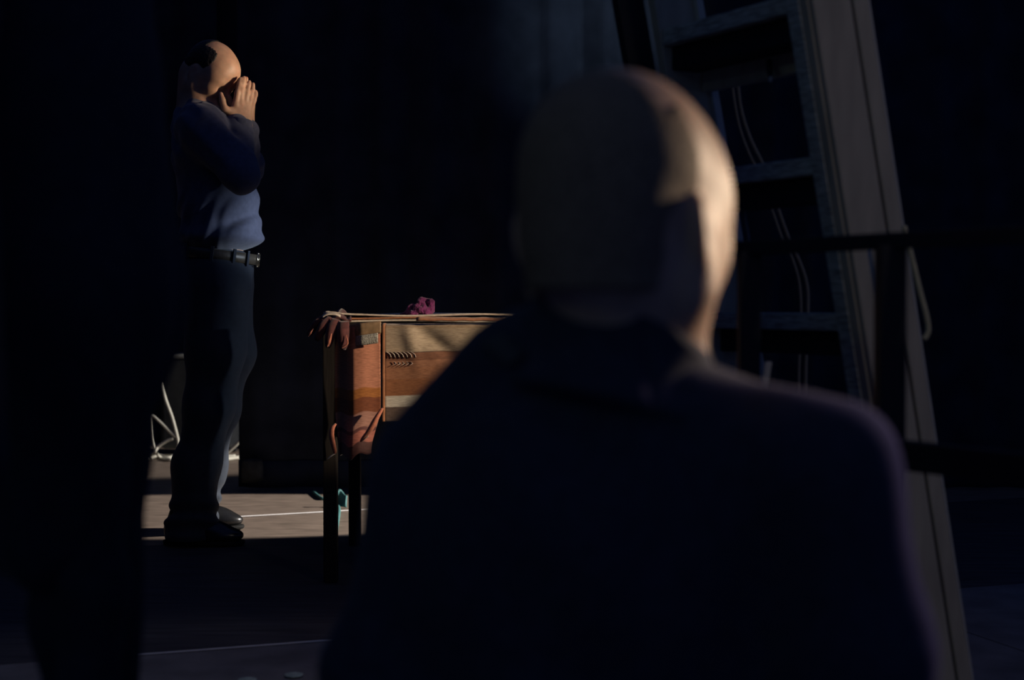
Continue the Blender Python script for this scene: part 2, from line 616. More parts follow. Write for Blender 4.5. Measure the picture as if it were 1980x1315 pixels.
back = curtain('stage_curtain', -1.215, 3.6, 6.30, 0.012, 3.4, 0.24, 0.035, 3,
               'wide black pleated stage curtain hanging behind the draped table')
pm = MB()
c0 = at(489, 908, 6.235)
pm.grid(lambda u, v: c0 + V((u - .5) * (.085 + .006 * v), -0.002 - .014 * math.sin(math.pi * u) * math.sin(math.pi * v) , (.5 - v) * .09 - .012 * (1 - u) * v), 8, 6, 0.012)  # raised grey square stands in for a spot of light on the curtain
pm.build('light_patch', M['light_patch'], back, smooth=True)['label'] = 'pale grey square of painted light low on the curtain'
curtain('stage_curtain', -3.55, -1.75, 8.45, 0.012, 3.4, 0.22, 0.04, 8, 'black curtain at the far left behind the standing man and white cables')
curtain('stage_curtain', -2.6, -0.98, 2.55, 0.012, 3.0, 0.20, 0.04, 11, 'black curtain nearest the left edge, behind the person seen in part', ang=R(-16))


def flat_strip(name, pts, wdt, mt, label, cat, h=0.0008):
    """a flat tape stuck on the floor"""
    a, b = np.asarray(pts[0], float), np.asarray(pts[1], float)
    s = unit(np.cross(b - a, V(0, 0, 1)))
    o = MB().beam(a + V(0, 0, .0026 + h), b + V(0, 0, .0026 + h), wdt / 2, h, s).build(name, mt, origin=a)
    return tag(o, label, cat)


def on_floor(px, py):
    Y = 1.0
    for _ in range(3):
        p = at(px, py, Y)
        Y *= CAM_Z / (CAM_Z - p[2])
    p = at(px, py, Y)
    p[2] = 0
    return p


flat_strip('floor_tape', (on_floor(452, 1001), on_floor(735, 985)), 0.017, M['tape'], 'thin white tape line across the lit floor behind the table leg', 'tape')
flat_strip('floor_tape', (on_floor(222, 1040), on_floor(345, 1036)), 0.012, M['cable_grey'], 'short grey tape line on the floor left of the near black shoe', 'tape')
flat_strip('lit_edge_strip', (on_floor(200, 1274), on_floor(700, 1236)), 0.005, M['tape'], 'thin pale strip painting the lit edge between black and grey floor sheets', 'strip', 0.0012)  # pale strip added to paint the lit edge of the floor sheet
for (px, py, lab) in ((568, 1309, 'round pale green marker on the floor, the one nearer the sitting man'),
                      (478, 1319, 'round pale green marker on the floor, cut by the bottom edge of the photo')):
    c = on_floor(px, py)
    mb = MB()
    ring = [(0.0175, 0.0026), (0.0205, 0.0030), (0.0205, 0.0058), (0.0185, 0.0064), (0.012, 0.0056), (0.0, 0.0054)]
    n = 24
    vs, fs = [], []
    for (r, z) in ring:
        for k in range(n):
            vs.append(c + V(r * math.cos(2 * math.pi * k / n), r * math.sin(2 * math.pi * k / n), z))
    for i in range(len(ring) - 1):
        for k in range(n):
            fs.append((i * n + k, i * n + (k + 1) % n, (i + 1) * n + (k + 1) % n, (i + 1) * n + k))
    tag(mb.add(vs, fs).build('floor_marker', M['mark'], origin=c, smooth=True), lab, 'marker')


# ------------------------------------------------------------------ people
def rot(f, u):
    f = unit(f)
    l = unit(np.cross(u, f))
    u = np.cross(f, l)
    return np.stack([f, l, u], 1)        # columns: forward, left, up


def head_prims(o, Rm, s):
    """origin between the ears; x forward, y left, z up"""
    def P(x, y, z): return o + Rm @ (np.array([x, y, z]) * s)
    def E(c, r, k, sub=False, tilt=None):
        return ell(P(*c), np.array(r) * s, Rm if tilt is None else Rm @ tilt, k * s, sub)
    def C(a, b, ra, rb, k, sub=False):
        return cone(P(*a), P(*b), ra * s, rb * s, k * s, sub)
    L = [E((-.003, 0, .05), (.098, .077, .085), .02), E((.047, 0, .055), (.05, .060, .052), .03),
         E((.045, 0, -.02), (.045, .054, .070), .03),
         E((.030, .040, -.014), (.056, .031, .060), .03), E((.030, -.040, -.014), (.056, .031, .060), .03),
         E((.042, .036, .030), (.046, .034, .040), .03), E((.042, -.036, .030), (.046, .034, .040), .03), E((-.05, 0, .0), (.045, .055, .05), .03)]
    for y in (-1, 1):
        L += [C((0, y * .055, -.045), (.072, y * .014, -.090), .020, .019, .03),
              C((0, y * .060, -.005), (0, y * .055, -.045), .018, .020, .03),
              E((.060, y * .043, -.016), (.024, .020, .018), .025),
              C((.086, y * .010, .030), (.074, y * .045, .030), .011, .011, .014)]
    L += [E((.078, 0, -.088), (.020, .020, .016), .015), C((.094, 0, .020), (.115, 0, -.018), .0085, .0125, .010)]
    for y in (-1, 1):
        L += [E((.106, y * .012, -.024), (.010, .008, .008), .006)]
        L += [E((.104, y * .033, .006), (.020, .019, .013), None or .010, True)]
        L += [E((.079, y * .032, .007), (.0135, .0135, .0125), .003)]
        L += [C((.0885, y * .022, .0135), (.085, y * .044, .0125), .0035, .003, .003)]
    L += [C((.097, -.016, -.050), (.097, .016, -.050), .0065, .0065, .006),
          C((.094, -.014, -.063), (.094, .014, -.063), .0075, .0075, .006),
          C((.105, -.022, -.0565), (.105, .022, -.0565), .0030, .0030, .002, True)]
    tl = np.array(Matrix.Rotation(R(-14), 3, 'Y'))
    for y in (-1, 1):
        tz = tl @ np.array(Matrix.Rotation(R(-y * 20), 3, 'Z'))
        L += [E((-.014, y * .079, -.002), (.017, .0080, .031), .006, False, tz),
              E((-.011, y * .090, .002), (.011, .0075, .021), .004, True, tz),
              C((-.002, y * .077, -.004), (.000, y * .078, -.010), .005, .004, .004),
              C((-.006, y * .074, -.028), (-.004, y * .072, -.036), .008, .006, .006)]
    return L


def hand_prims(W, f, n, side, curl=0.35, s=1.0, spread=0.08, flex=None):
    """wrist W, f towards the fingertips, n out of the palm, side towards the thumb"""
    f, n, side = unit(f), unit(n), unit(side)
    L = []
    K = []
    for i in range(4):
        K.append(W + f * s * (.088 - .004 * abs(i - 1) - .004 * (i == 3)) + side * s * (.028 - .0185 * i))
        L.append(cone(W + side * s * (.014 - .009 * i), K[i], .015 * s, .0115 * s, .012 * s))
    lens = [.070, .078, .072, .056]
    rad = [.0088, .0090, .0085, .0075]
    for i in range(4):
        p = K[i]
        a = 0.0
        d0 = unit(f + side * (1.5 - i) * spread)
        for j, fr in enumerate((.45, .30, .25)):
            a += (curl if flex is None else flex[j]) * (1 + .08 * i)
            d = d0 * math.cos(a) + n * math.sin(a)
            q = p + d * lens[i] * fr * s
            L.append(cone(p, q, rad[i] * s * (1 - .08 * j), rad[i] * s * (.92 - .08 * j), .004 * s))
            p = q
    b = W + f * .022 * s + side * .018 * s
    d1 = unit(f * .70 + side * .75 + n * .25)
    b1 = b + d1 * .040 * s
    d2 = unit(f * .90 + side * .35 + n * .35)
    b2 = b1 + d2 * .032 * s
    b3 = b2 + unit(f * .95 + side * .1 + n * .35) * .026 * s
    L += [cone(b, b1, .015 * s, .0115 * s, .010 * s), cone(b1, b2, .0110 * s, .0098 * s, .004 * s), cone(b2, b3, .0098 * s, .0085 * s, .004 * s)]
    return L


def shoe(parent, heel, d, label=None, L=0.285):
    """heel point on the ground, direction d of the toe"""
    d = unit(V(d[0], d[1], 0))
    s = V(-d[1], d[0], 0)
    Rm = np.stack([d, s, V(0, 0, 1)], 1)
    g = V(0, 0, heel[2])
    h0 = np.asarray(heel, float)
    P = [ell(h0 + d * .045 + V(0, 0, .052), (.048, .035, .050), Rm, .03),
         ell(h0 + d * .125 + V(0, 0, .048), (.095, .038, .044), Rm, .03),
         ell(h0 + d * (L - .085) + V(0, 0, .034), (.083, .045, .030), Rm, .03),
         cone(h0 + d * .06 + V(0, 0, .07), h0 + d * .06 + V(0, 0, .10), .043, .044, .02)]
    z0 = heel[2] + .014
    o = soft('shoe', P, .004, M['shoe'], parent, cut=lambda X, Y, Z: (z0 - Z) + 0 * X + 0 * Y)
    if label: o['label'] = label
    sp = [ell(h0 + d * .045 + V(0, 0, .012), (.050, .037, .035), Rm, .02), ell(h0 + d * .125 + V(0, 0, .012), (.10, .036, .03), Rm, .03),
          ell(h0 + d * (L - .085) + V(0, 0, .012), (.088, .049, .03), Rm, .03)]
    z1 = heel[2]
    soft('sole', sp, .004, M['sole'], o, cut=lambda X, Y, Z: np.maximum(z1 + .002 - Z, Z - z1 - .017) + 0 * X + 0 * Y)
    # laces
    lb = MB()
    for k in range(4):
        c = h0 + d * (.115 + .024 * k) + V(0, 0, .092 - .0075 * k)
        lb.tube([c - s * .020 - V(0, 0, .006), c + V(0, 0, .0015), c + s * .020 - V(0, 0, .006)], .0022, 6, 3)
    lb.build('laces', M['shoe'], o, smooth=True)
    return o


# ---------------- the man standing at the back, hands folded before his face
YM = 5.0


def q(px, py, dy=0.0):
    return at(px, py, YM + dy)


foot_n = on_floor(395, 1043)
root_m = V(foot_n[0], YM, 0)
# head: bowed and turned a little to the camera
yaw, pit = R(18), R(40)
hf = V(math.cos(pit) * math.cos(yaw), -math.cos(pit) * math.sin(yaw), -math.sin(pit))
HR = rot(hf, V(0, 0, 1))
HO = q(401, 148)
HS = 0.94
headp = head_prims(HO, HR, HS)
# the dark upper and the sleeves
NB = q(376, 236)
chest = [ell(q(405, 300), (.125, .185, .16), None, .06), ell(q(402, 255), (.09, .16, .07), None, .05),
         ell(q(424, 400), (.140, .168, .15), None, .06), ell(q(429, 455), (.143, .172, .06), None, .04),
         cone(q(386, 240, -.15), q(386, 240, .15), .068, .068, .05), cone(NB, q(388, 208), .075, .062, .03)]
R_SH, R_EL, R_WR = q(392, 252, -.185), q(466, 338, -.22), q(464, 258, -.085)
L_SH, L_EL, L_WR = q(400, 250, .185), q(478, 322, .16), q(474, 262, -.01)
r_sleeve = [cone(R_SH, R_EL, .074, .060, .04), cone(R_EL, R_WR, .058, .043, .03), cone(R_WR, q(459, 240, -.08), .043, .036, .012)]
l_sleeve = [cone(L_SH, L_EL, .074, .058, .04), cone(L_EL, L_WR, .055, .043, .03), cone(L_WR, q(481, 250, -.01), .043, .034, .012)]
# trousers
HIPS = [ell(q(420, 520), (.125, .165, .09), None, .05), ell(q(404, 560), (.115, .160, .10), None, .05)]
n_leg = chain([q(420, 560, -.09), q(416, 680, -.11), q(404, 790, -.13), q(380, 900, -.14), q(371, 1028, -.15)], [.118, .098, .080, .074, .088], .04)
f_leg = chain([q(424, 560, .09), q(436, 680, .10), q(419, 790, .10), q(399, 900, .10), q(382, 1006, .10)], [.120, .100, .076, .066, .072], .04)

# hands, palm to palm
def finger(pts, rs):
    return chain(pts, rs, .005)
dn = -.055
H1 = [cone(q(466, 240, dn + (466 - 466) * .0012), q(455, 203, dn + (455 - 466) * .0012), .020, .0125, .014), cone(q(470, 242, dn + (470 - 466) * .0012), q(465, 200, dn + (465 - 466) * .0012), .020, .0125, .012),
      cone(q(474, 242, dn + (474 - 466) * .0012), q(474, 201, dn + (474 - 466) * .0012), .019, .012, .012), cone(q(477, 243, dn + (477 - 466) * .0012), q(481, 206, dn + (481 - 466) * .0012), .017, .0115, .012),
      cone(q(458, 238, dn + (458 - 466) * .0012), q(446, 216, dn + (446 - 466) * .0012), .019, .016, .014)]
H1 += finger([q(455, 203, dn + (455 - 466) * .0012), q(459, 180, dn + (459 - 466) * .0012 - .003), q(463, 164, dn + (463 - 466) * .0012), q(465, 153, dn + (465 - 466) * .0012 + .004)], [.0115, .0100, .0092, .0078])
H1 += finger([q(465, 200, dn + (465 - 466) * .0012), q(467, 175, dn + (467 - 466) * .0012 - .003), q(470, 160, dn + (470 - 466) * .0012), q(472, 151, dn + (472 - 466) * .0012 + .004)], [.0115, .0100, .0092, .0078])
H1 += finger([q(474, 201, dn + (474 - 466) * .0012), q(477, 180, dn + (477 - 466) * .0012 - .003), q(480, 166, dn + (480 - 466) * .0012), q(482, 159, dn + (482 - 466) * .0012 + .004)], [.0110, .0096, .0088, .0075])
H1 += finger([q(481, 206, dn + (481 - 466) * .0012), q(484, 191, dn + (484 - 466) * .0012 - .003), q(486, 181, dn + (486 - 466) * .0012), q(487, 176, dn + (487 - 466) * .0012 + .003)], [.0100, .0086, .0078, .0068])
H1 += finger([q(446, 217, dn + (446 - 466) * .0012 + .004), q(434, 209, dn + (434 - 466) * .0012 - .012), q(430, 194, dn + (430 - 466) * .0012 - .018), q(427, 182, dn + (427 - 466) * .0012 - .016)], [.0150, .0115, .0105, .0080])
dl = -.022
H2 = [cone(q(474, 244, dl + (474 - 466) * .0012), q(463, 205, dl + (463 - 466) * .0012), .019, .0125, .014), cone(q(477, 244, dl + (477 - 466) * .0012), q(472, 203, dl + (472 - 466) * .0012), .019, .0125, .012),
      cone(q(480, 244, dl + (480 - 466) * .0012), q(480, 203, dl + (480 - 466) * .0012), .018, .012, .012), cone(q(482, 245, dl + (482 - 466) * .0012), q(487, 207, dl + (487 - 466) * .0012), .016, .0112, .012)]
H2 += finger([q(463, 205, dl + (463 - 466) * .0012), q(464, 182, dl + (464 - 466) * .0012 + .003), q(467, 166, dl + (467 - 466) * .0012), q(468, 155, dl + (468 - 466) * .0012 - .004)], [.0115, .0100, .0092, .0078])
H2 += finger([q(472, 203, dl + (472 - 466) * .0012), q(473, 178, dl + (473 - 466) * .0012 + .003), q(475, 162, dl + (475 - 466) * .0012), q(476, 152, dl + (476 - 466) * .0012 - .004)], [.0115, .0100, .0092, .0078])
H2 += finger([q(480, 203, dl + (480 - 466) * .0012), q(485, 184, dl + (485 - 466) * .0012 + .003), q(488, 170, dl + (488 - 466) * .0012), q(489, 163, dl + (489 - 466) * .0012 - .004)], [.0110, .0096, .0088, .0075])
H2 += finger([q(487, 207, dl + (487 - 466) * .0012), q(491, 194, dl + (491 - 466) * .0012 + .003), q(494, 184, dl + (494 - 466) * .0012), q(495, 178, dl + (495 - 466) * .0012 - .003)], [.0100, .0086, .0078, .0068])
H2 += finger([q(466, 232, dl + (466 - 466) * .0012), q(452, 214, dl + (452 - 466) * .0012 + .012), q(446, 199, dl + (446 - 466) * .0012 + .014), q(443, 188, dl + (443 - 466) * .0012 + .012)], [.0150, .0115, .0105, .0080])
arms_skin = [cone(R_WR, q(468, 243, dn), .030, .024, .02), cone(L_WR, q(476, 246, dl), .030, .023, .02)]
under = grow(chest + r_sleeve + l_sleeve + HIPS + n_leg + f_leg, -.014)
neck = [cone(HO + HR @ V(-.035, 0, -.03), NB, .060, .066, .03), cone(HO + HR @ V(.02, 0, -.07), q(392, 232), .045, .055, .03)]
person_m = soft('person', headp + neck + under + arms_skin + H1 + H2, .004, M['skin'], origin=root_m, cut=lambda X, Y, Z: (.05 - Z) + 0 * X + 0 * Y)
tag(person_m, 'balding man standing at the back in profile, hands pressed together before his face', 'person')


def fold_m(X, Y, Z):
    z0 = q(0, 480)[2]
    x0 = q(424, 0)[0]
    t = np.clip((Z - z0) / .22, 0, 1)
    low = np.exp(-((t - .40) / .40) ** 2)
    s1 = (X - x0) * .92 - (Z - z0) * .40 + .004 * np.sin(Z * 40)
    s2 = (X - x0) * .62 - (Z - z0) * .78
    d = low * (.0055 * np.sin(2 * math.pi * s1 / .048) * np.clip(1 - (X - x0) / .07, 0, 1)
               + .0065 * np.sin(2 * math.pi * s2 / .075 + .6) * np.clip((X - x0 + .03) / .08, 0, 1))
    # the blouse is gathered at the belt, the sleeves crease at the elbow
    d = d + .006 * np.exp(-((Z - z0 - .035) / .02) ** 2)
    d = d + .0030 * np.sin(Z * 70 + X * 60 + 2 * np.sin(Y * 30)) * np.clip((Z - z0 - .2) / .1, 0, 1)
    return d


hem_z = q(0, 487)[2]
shirt_m = soft('shirt', chest + r_sleeve + l_sleeve, .005, M['shirt'], person_m, disp=fold_m,
               cut=lambda X, Y, Z: (hem_z - .014 * (X - q(424, 0)[0]) / .14 - Z) + 0 * Y)
# collar and cuffs as pieces of the shirt
cm = MB()
cdir = unit(q(388, 208) - NB)
cs = unit(np.cross(cdir, V(0, 1, 0)))
def ringband(c, ax, r0, r1, hh, tilt=0.0, sq=1.0):
    ax = unit(ax)
    e1 = unit(np.cross(ax, V(0, 1, 0)))
    e2 = np.cross(ax, e1)
    m = MB()
    m.grid(lambda u, v: c + ax * (v - .5) * hh + (r0 + (r1 - r0) * v) * (math.cos(2 * math.pi * u) * e1 + sq * math.sin(2 * math.pi * u) * e2), 40, 4, 0.004)
    return m
ringband(q(387, 214), cdir, .074, .068, .040).build('collar', M['shirt'], shirt_m, smooth=True)
ringband(R_WR + .78 * (q(466, 240, -.08) - R_WR), q(468, 232, -.08) - q(464, 258, -.085), .042, .037, .045).build('cuff', M['shirt'], shirt_m, smooth=True)
ringband(L_WR + .7 * (q(478, 246, -.02) - L_WR), q(478, 236, -.03) - L_WR, .042, .036, .040).build('cuff', M['shirt'], shirt_m, smooth=True)


def fold_t(X, Y, Z):
    a = .004 * np.sin(Z * 22 + X * 30 + 3 * np.sin(Y * 9)) * np.clip(1.2 - Z, 0, 1)
    b = .008 * np.exp(-((Z - .10) / .06) ** 2) * np.sin(Z * 95 + Y * 30)
    return a + b


top_z = q(0, 498)[2]
soft('trousers', HIPS + n_leg + f_leg, .005, M['trousers'], person_m, disp=fold_t,
     cut=lambda X, Y, Z: np.maximum(Z - top_z - .03, .022 - Z) + 0 * X + 0 * Y)
# belt with buckle and loops
bc = q(424, 494)
b_ax = unit(V(.12, 0, 1))
def belt_pt(a, r=0.0):
    e1 = unit(V(1, 0, -.12))
    return bc + e1 * (.134 + r) * math.cos(a) + V(0, 1, 0) * (.168 + r) * math.sin(a)
bm_ = MB()
bm_.grid(lambda u, v: belt_pt(2 * math.pi * u, 0) + b_ax * (v - .5) * .036, 64, 2, 0.006)
belt_m = bm_.build('belt', M['belt'], person_m, smooth=True)
belt_m['label'] = 'brown leather belt'
bk = MB()
for a in (-.10, .10):
    p = belt_pt(a, .0045)
    bk.tube([p - b_ax * .021, p + b_ax * .021], .0022, 6, 1)
for z in (-1, 1):
    bk.tube([belt_pt(-.10, .0045) + b_ax * .022 * z, belt_pt(0, .006) + b_ax * .022 * z, belt_pt(.10, .0045) + b_ax * .022 * z], .0024, 6, 3)
bk.tube([belt_pt(-.10, .006), belt_pt(.08, .007)], .0022, 6, 1)
bk.build('buckle', M['brass'], belt_m, smooth=True)
for a in (-.55, -.95, -1.5, -2.3, .55, 1.5, 2.3):
    lp = MB()
    p = belt_pt(a, .004)
    tdir = unit(belt_pt(a + .05, .004) - belt_pt(a - .05, .004))
    lp.box(p, .0055, .003, .027, tdir, np.cross(b_ax, tdir), b_ax)
    lp.build('belt_loop', M['trousers'], belt_m, bevel=.001)
# hair round the back and sides of the head, grey beard on the jaw
def hp(x, y, z): return HO + HR @ (V(x, y, z) * HS)
def head_cut(fn):
    def c(X, Y, Z):
        dx, dy, dz = X - HO[0], Y - HO[1], Z - HO[2]
        x = (dx * HR[0, 0] + dy * HR[1, 0] + dz * HR[2, 0]) / HS
        y = (dx * HR[0, 1] + dy * HR[1, 1] + dz * HR[2, 1]) / HS
        z = (dx * HR[0, 2] + dy * HR[1, 2] + dz * HR[2, 2]) / HS
        return fn(x, y, z)
    return c
hairp = [ell(hp(-.004, 0, .048), V(.1035, .0815, .0905) * HS, HR, .02), ell(hp(-.05, 0, .0), V(.050, .060, .055) * HS, HR, .03)]
soft('hair', hairp, .003, M['hair'], person_m,
     disp=lambda X, Y, Z: .0006 * np.sin(X * 420 + Y * 370) * np.sin(Z * 160 + Y * 110),
     cut=head_cut(lambda x, y, z: np.maximum(np.maximum(x - .026 - .10 * np.maximum(.04 - z, 0) + .45 * np.maximum(z - .08, 0), -.050 - z),
                                             np.maximum((.036 - np.sqrt((x + .010) ** 2 + (z + .004) ** 2)), .060 - np.abs(y)) * (x > -.045) + (x <= -.045) * -1)))
brd = []
for y in (-1, 1):
    brd += [cone(hp(.004, y * .058, -.040), hp(.072, y * .016, -.090), .022 * HS, .024 * HS, .02)]
brd += [ell(hp(.080, 0, -.090), V(.023, .024, .020) * HS, HR, .02)]
soft('beard', brd, .003, M['beard'], person_m, disp=lambda X, Y, Z: .0012 * np.sin(X * 400) * np.sin(Z * 350 + Y * 300),
     cut=head_cut(lambda x, y, z: np.maximum(z + .040 + .30 * x - .02, -(z + .125))))
shoe(person_m, V(on_floor(330, 1046)[0], YM - .155, .002), V(1, -.06, 0), L=.275)
shoe(person_m, V(on_floor(345, 1015)[0], YM + .17, .002), V(1, .02, 0), L=.265)

# ---------------- the man sitting in front, seen from behind, head turned to the right
YF = 1.30


def g(px, py, Y=YF):
    return at(px, py, Y)


def gr(r, Y=YF):
    return r * Y / F_PX


th, ph_ = R(31), R(2)
ff = V(math.sin(th) * math.cos(ph_), math.cos(th) * math.cos(ph_), -math.sin(ph_))
FR = rot(ff, V(0, 0, 1))
FS = 1.10
FO = g(1198, 452)
fhead = head_prims(FO, FR, FS)
fneck = [cone(FO + FR @ V(-.030, 0, -.03), g(1225, 700, 1.31), .058, .060, .03), cone(FO + FR @ V(.015, 0, -.075), g(1240, 700, 1.36), .048, .056, .03)]
SHL, SHR = g(872, 905, 1.40), g(1592, 900, 1.24)
ELL, ELR = g(755, 1300, 1.36), g(1668, 1265, 1.22)
HIPZ = .31
hipc = V(.085, 1.36, HIPZ)
torso = [ell(g(1225, 1010, 1.32), (.20, .120, .150), None, .05), ell(g(1215, 1300, 1.34), (.20, .125, .24), None, .06),
         ell(hipc + V(0, 0, .06), (.19, .14, .16), None, .06),
         ell(g(1190, 850, 1.32), (.150, .085, .085), None, .03),
         cone(g(1225, 790, 1.30), SHR, gr(112, 1.30), gr(118, 1.24), .03),
         cone(g(1012, 706, 1.33), SHL, gr(112, 1.33), gr(124, 1.40), .02), cone(g(1190, 775, 1.32), g(1012, 706, 1.33), gr(105), gr(108), .02)]
WL, WR = V(-.11, 1.72, .415), V(.27, 1.68, .415)
slv = [cone(SHL, ELL, gr(128, 1.40), gr(122, 1.36), .05), cone(ELL, WL, gr(108, 1.36), .036, .03),
       cone(SHR, ELR, gr(122, 1.24), gr(140, 1.22), .05), cone(ELR, WR, gr(125, 1.22), .036, .03)]
KL, KR = V(-.10, 1.82, .34), V(.25, 1.80, .34)
AL, AR = V(-.12, 2.10, .10), V(.20, 2.10, .10)
legs_f = [ell(hipc, (.17, .14, .11), None, .05), cone(hipc + V(-.09, .02, -.01), KL, .088, .066, .05), cone(hipc + V(.09, .02, -.01), KR, .088, .066, .05),
          cone(KL, AL, .064, .052, .03), cone(KR, AR, .064, .052, .03)]
hands_f = hand_prims(WL + V(.0, .012, .0), V(.12, 1, -.35), V(0, -.3, -1), V(1, 0, 0), .30) + hand_prims(WR + V(0, .012, 0), V(-.12, 1, -.35), V(0, -.3, -1), V(-1, 0, 0), .30)
root_f = V(.085, 1.36, .205)
person_f = soft('person', fhead + fneck + grow(torso, -.016) + grow(slv, -.014) + grow(legs_f, -.012) + hands_f, .0045, M['skin_tan'], origin=root_f, cut=lambda X, Y, Z: (.05 - Z) + 0 * X + 0 * Y)
tag(person_f, 'close-cropped man in black coat seen from behind, head turned right, in front of table', 'person')


def fold_c(X, Y, Z):
    return .0035 * np.sin(Z * 30 + X * 22 + 2 * np.sin(X * 9)) + .002 * np.sin(X * 60 - Z * 25)


coat = soft('coat', torso + slv, .0055, M['coat'], person_f, disp=fold_c)
coat['label'] = 'black coat with a turned-down collar'
# collar: rolled band round the neck plus the pale flap on the left shoulder
cc = g(1200, 700, 1.31)
cl = MB()
def col_pt(u, v):
    a = 2 * math.pi * (u - .25) + R(10)
    rx, ry = .085 - .008 * math.sin(math.pi * v), .080 - .006 * math.sin(math.pi * v)
    lift = -.023 * math.sin(a) - .030 * math.cos(a)
    return cc + V(rx * math.cos(a) * (1 + .30 * (1 - v) ** 1.5), ry * math.sin(a) * (1 + .30 * (1 - v) ** 1.5), (v - .62) * .078 + lift - .004)
cl.grid(col_pt, 56, 8, .007)
cl.build('collar', M['coat'], coat, smooth=True)
from mathutils.bvhtree import BVHTree
_t = BVHTree.FromPolygons([tuple(v.co) for v in coat.data.vertices], [tuple(p.vertices) for p in coat.data.polygons])
_o = ORG[coat.name]
def on_coat(px, py, off):
    """the point of the coat's surface seen at a pixel, lifted off the cloth along its normal"""
    c_ = V(0, 0, CAM_Z) - _o
    d_ = unit(at(px, py, 1.3) - V(0, 0, CAM_Z))
    hit, nr, _, _ = _t.ray_cast(Vector(c_), Vector(d_))
    return (np.array(hit) + np.array(nr) * off + _o) if hit is not None else at(px, py, 1.30)
fp = MB()
fp.grid(lambda u, v: on_coat((934 + 42 * v) * (1 - u) + (985 + 36 * v) * u, (664 - 14 * v) * (1 - u) + (712 - 22 * v) * u, .006 + .004 * math.sin(math.pi * u)), 10, 6, .004)
fp.build('lapel', M['lining'], coat, smooth=True)['label'] = 'grey lapel on the left shoulder'
soft('trousers', legs_f, .006, M['black'], person_f,
     disp=lambda X, Y, Z: .003 * np.sin(Y * 60 + X * 30) * np.clip((Y - 1.5) * 4, 0, 1),
     cut=lambda X, Y, Z: (Y - 2.18) + 0 * X + 0 * Z)
fh = lambda x, y, z: FO + FR @ (V(x, y, z) * FS)
def fcut(fn):
    def c(X, Y, Z):
        dx, dy, dz = X - FO[0], Y - FO[1], Z - FO[2]
        x = (dx * FR[0, 0] + dy * FR[1, 0] + dz * FR[2, 0]) / FS
        y = (dx * FR[0, 1] + dy * FR[1, 1] + dz * FR[2, 1]) / FS
        z = (dx * FR[0, 2] + dy * FR[1, 2] + dz * FR[2, 2]) / FS
        return fn(x, y, z)
    return c
soft('hair', [ell(fh(-.004, 0, .0495), V(.1000, .0785, .0865) * FS, FR, .02), ell(fh(-.05, 0, .0), V(.0475, .0575, .0525) * FS, FR, .03), cone(fh(-.035, 0, -.03), fh(-.035, 0, -.055), .0655, .0660, .02)], .0035, M['stubble'], person_f,
     cut=fcut(lambda x, y, z: np.maximum(np.maximum(x + .012 + .25 * np.maximum(z - .05, 0), -.050 - z),
                                         np.maximum((.036 - np.sqrt((x + .010) ** 2 + (z + .004) ** 2)), .060 - np.abs(y)) * (x > -.045) + (x <= -.045) * -1)))
shoe(person_f, V(AL[0], AL[1] - .06, .002), V(-.05, 1, 0))
shoe(person_f, V(AR[0], AR[1] - .06, .002), V(.05, 1, 0))
# the low box he sits on
sb = empty('seat_box', V(.085, 1.34, 0), 'low black box the close-cropped man sits on', 'box')
MB().box((.085, 1.34, .088), .24, .20, .083).build('body', M['wall'], sb, bevel=.004)
MB().box((.085, 1.34, .182), .25, .21, .012).build('lid', M['wall'], sb, bevel=.004)

# ---------------- the person cut by the left edge, all in black
YL = 1.48


def l(px, py, Y=YL):
    return at(px, py, Y)


def lr(r, Y=YL):
    return r * Y / F_PX


lroot = V(l(150, 600)[0], YL, 0)
XL = lroot[0]
lf = V(-.92, .39, 0)
LR_ = rot(lf, V(0, 0, 1))
LO = V(XL - .045, YL + .02, 1.60)
lh = head_prims(LO, LR_, 1.0)
lcoat = [ell(V(XL - .04, YL, 1.24), (.12, .19, .20), None, .06), ell(V(XL - .03, YL, 1.02), (.115, .16, .16), None, .06),
         cone(V(XL - .03, YL - .16, 1.40), V(XL - .03, YL + .16, 1.40), .062, .062, .05),
         ell(V(l(125, 0)[0], YL, .85), (lr(205), .165, .17), None, .06),
         cone(V(l(118, 0)[0], YL - .05, .82), l(98, 1030, YL - .05), lr(196), lr(112), .05), cone(V(l(118, 0)[0], YL + .07, .82), l(92, 1030, YL + .07), lr(190), lr(106), .05)]
lsl = [cone(V(XL - .04, YL - .19, 1.38), V(XL - .05, YL - .24, 1.08), .058, .048, .04), cone(V(XL - .05, YL - .24, 1.08), at(-60, 890, YL - .25), .046, .036, .03),
       cone(V(XL - .04, YL + .19, 1.38), V(XL - .03, YL + .24, 1.08), .058, .048, .04), cone(V(XL - .03, YL + .24, 1.08), V(XL - .08, YL + .25, .82), .046, .036, .03)]
lleg = [ell(V(l(130, 0)[0], YL, .84), (.10, .155, .12), None, .05)]
lleg += chain([V(l(135, 0)[0], YL - .06, .80), l(176, 1120, YL - .05), V(l(190, 0)[0], YL - .05, .30), V(l(194, 0)[0], YL - .05, .045)], [.080, lr(62), lr(58), lr(64)], .03)
lleg += chain([V(l(110, 0)[0], YL + .08, .80), V(l(110, 0)[0], YL + .09, .47), V(l(120, 0)[0], YL + .10, .05)], [.085, .055, .040], .03)
hand_l = hand_prims(at(-62, 905, YL - .25), V(.04, .05, -1), V(-1, .3, 0), V(.3, -1, 0), .22)
hand_l += hand_prims(V(XL - .08, YL + .25, .80), V(0, .05, -1), V(0, -1, 0), V(-1, 0, 0), .25)
person_l = soft('person', lh + [cone(LO + V(.03, 0, -.03), V(XL - .03, YL, 1.42), .055, .062, .03)] + grow(lcoat, -.014) + grow(lsl, -.012) + grow(lleg, -.012) + hand_l,
                .0045, M['skin'], origin=lroot, cut=lambda X, Y, Z: (.05 - Z) + 0 * X + 0 * Y)
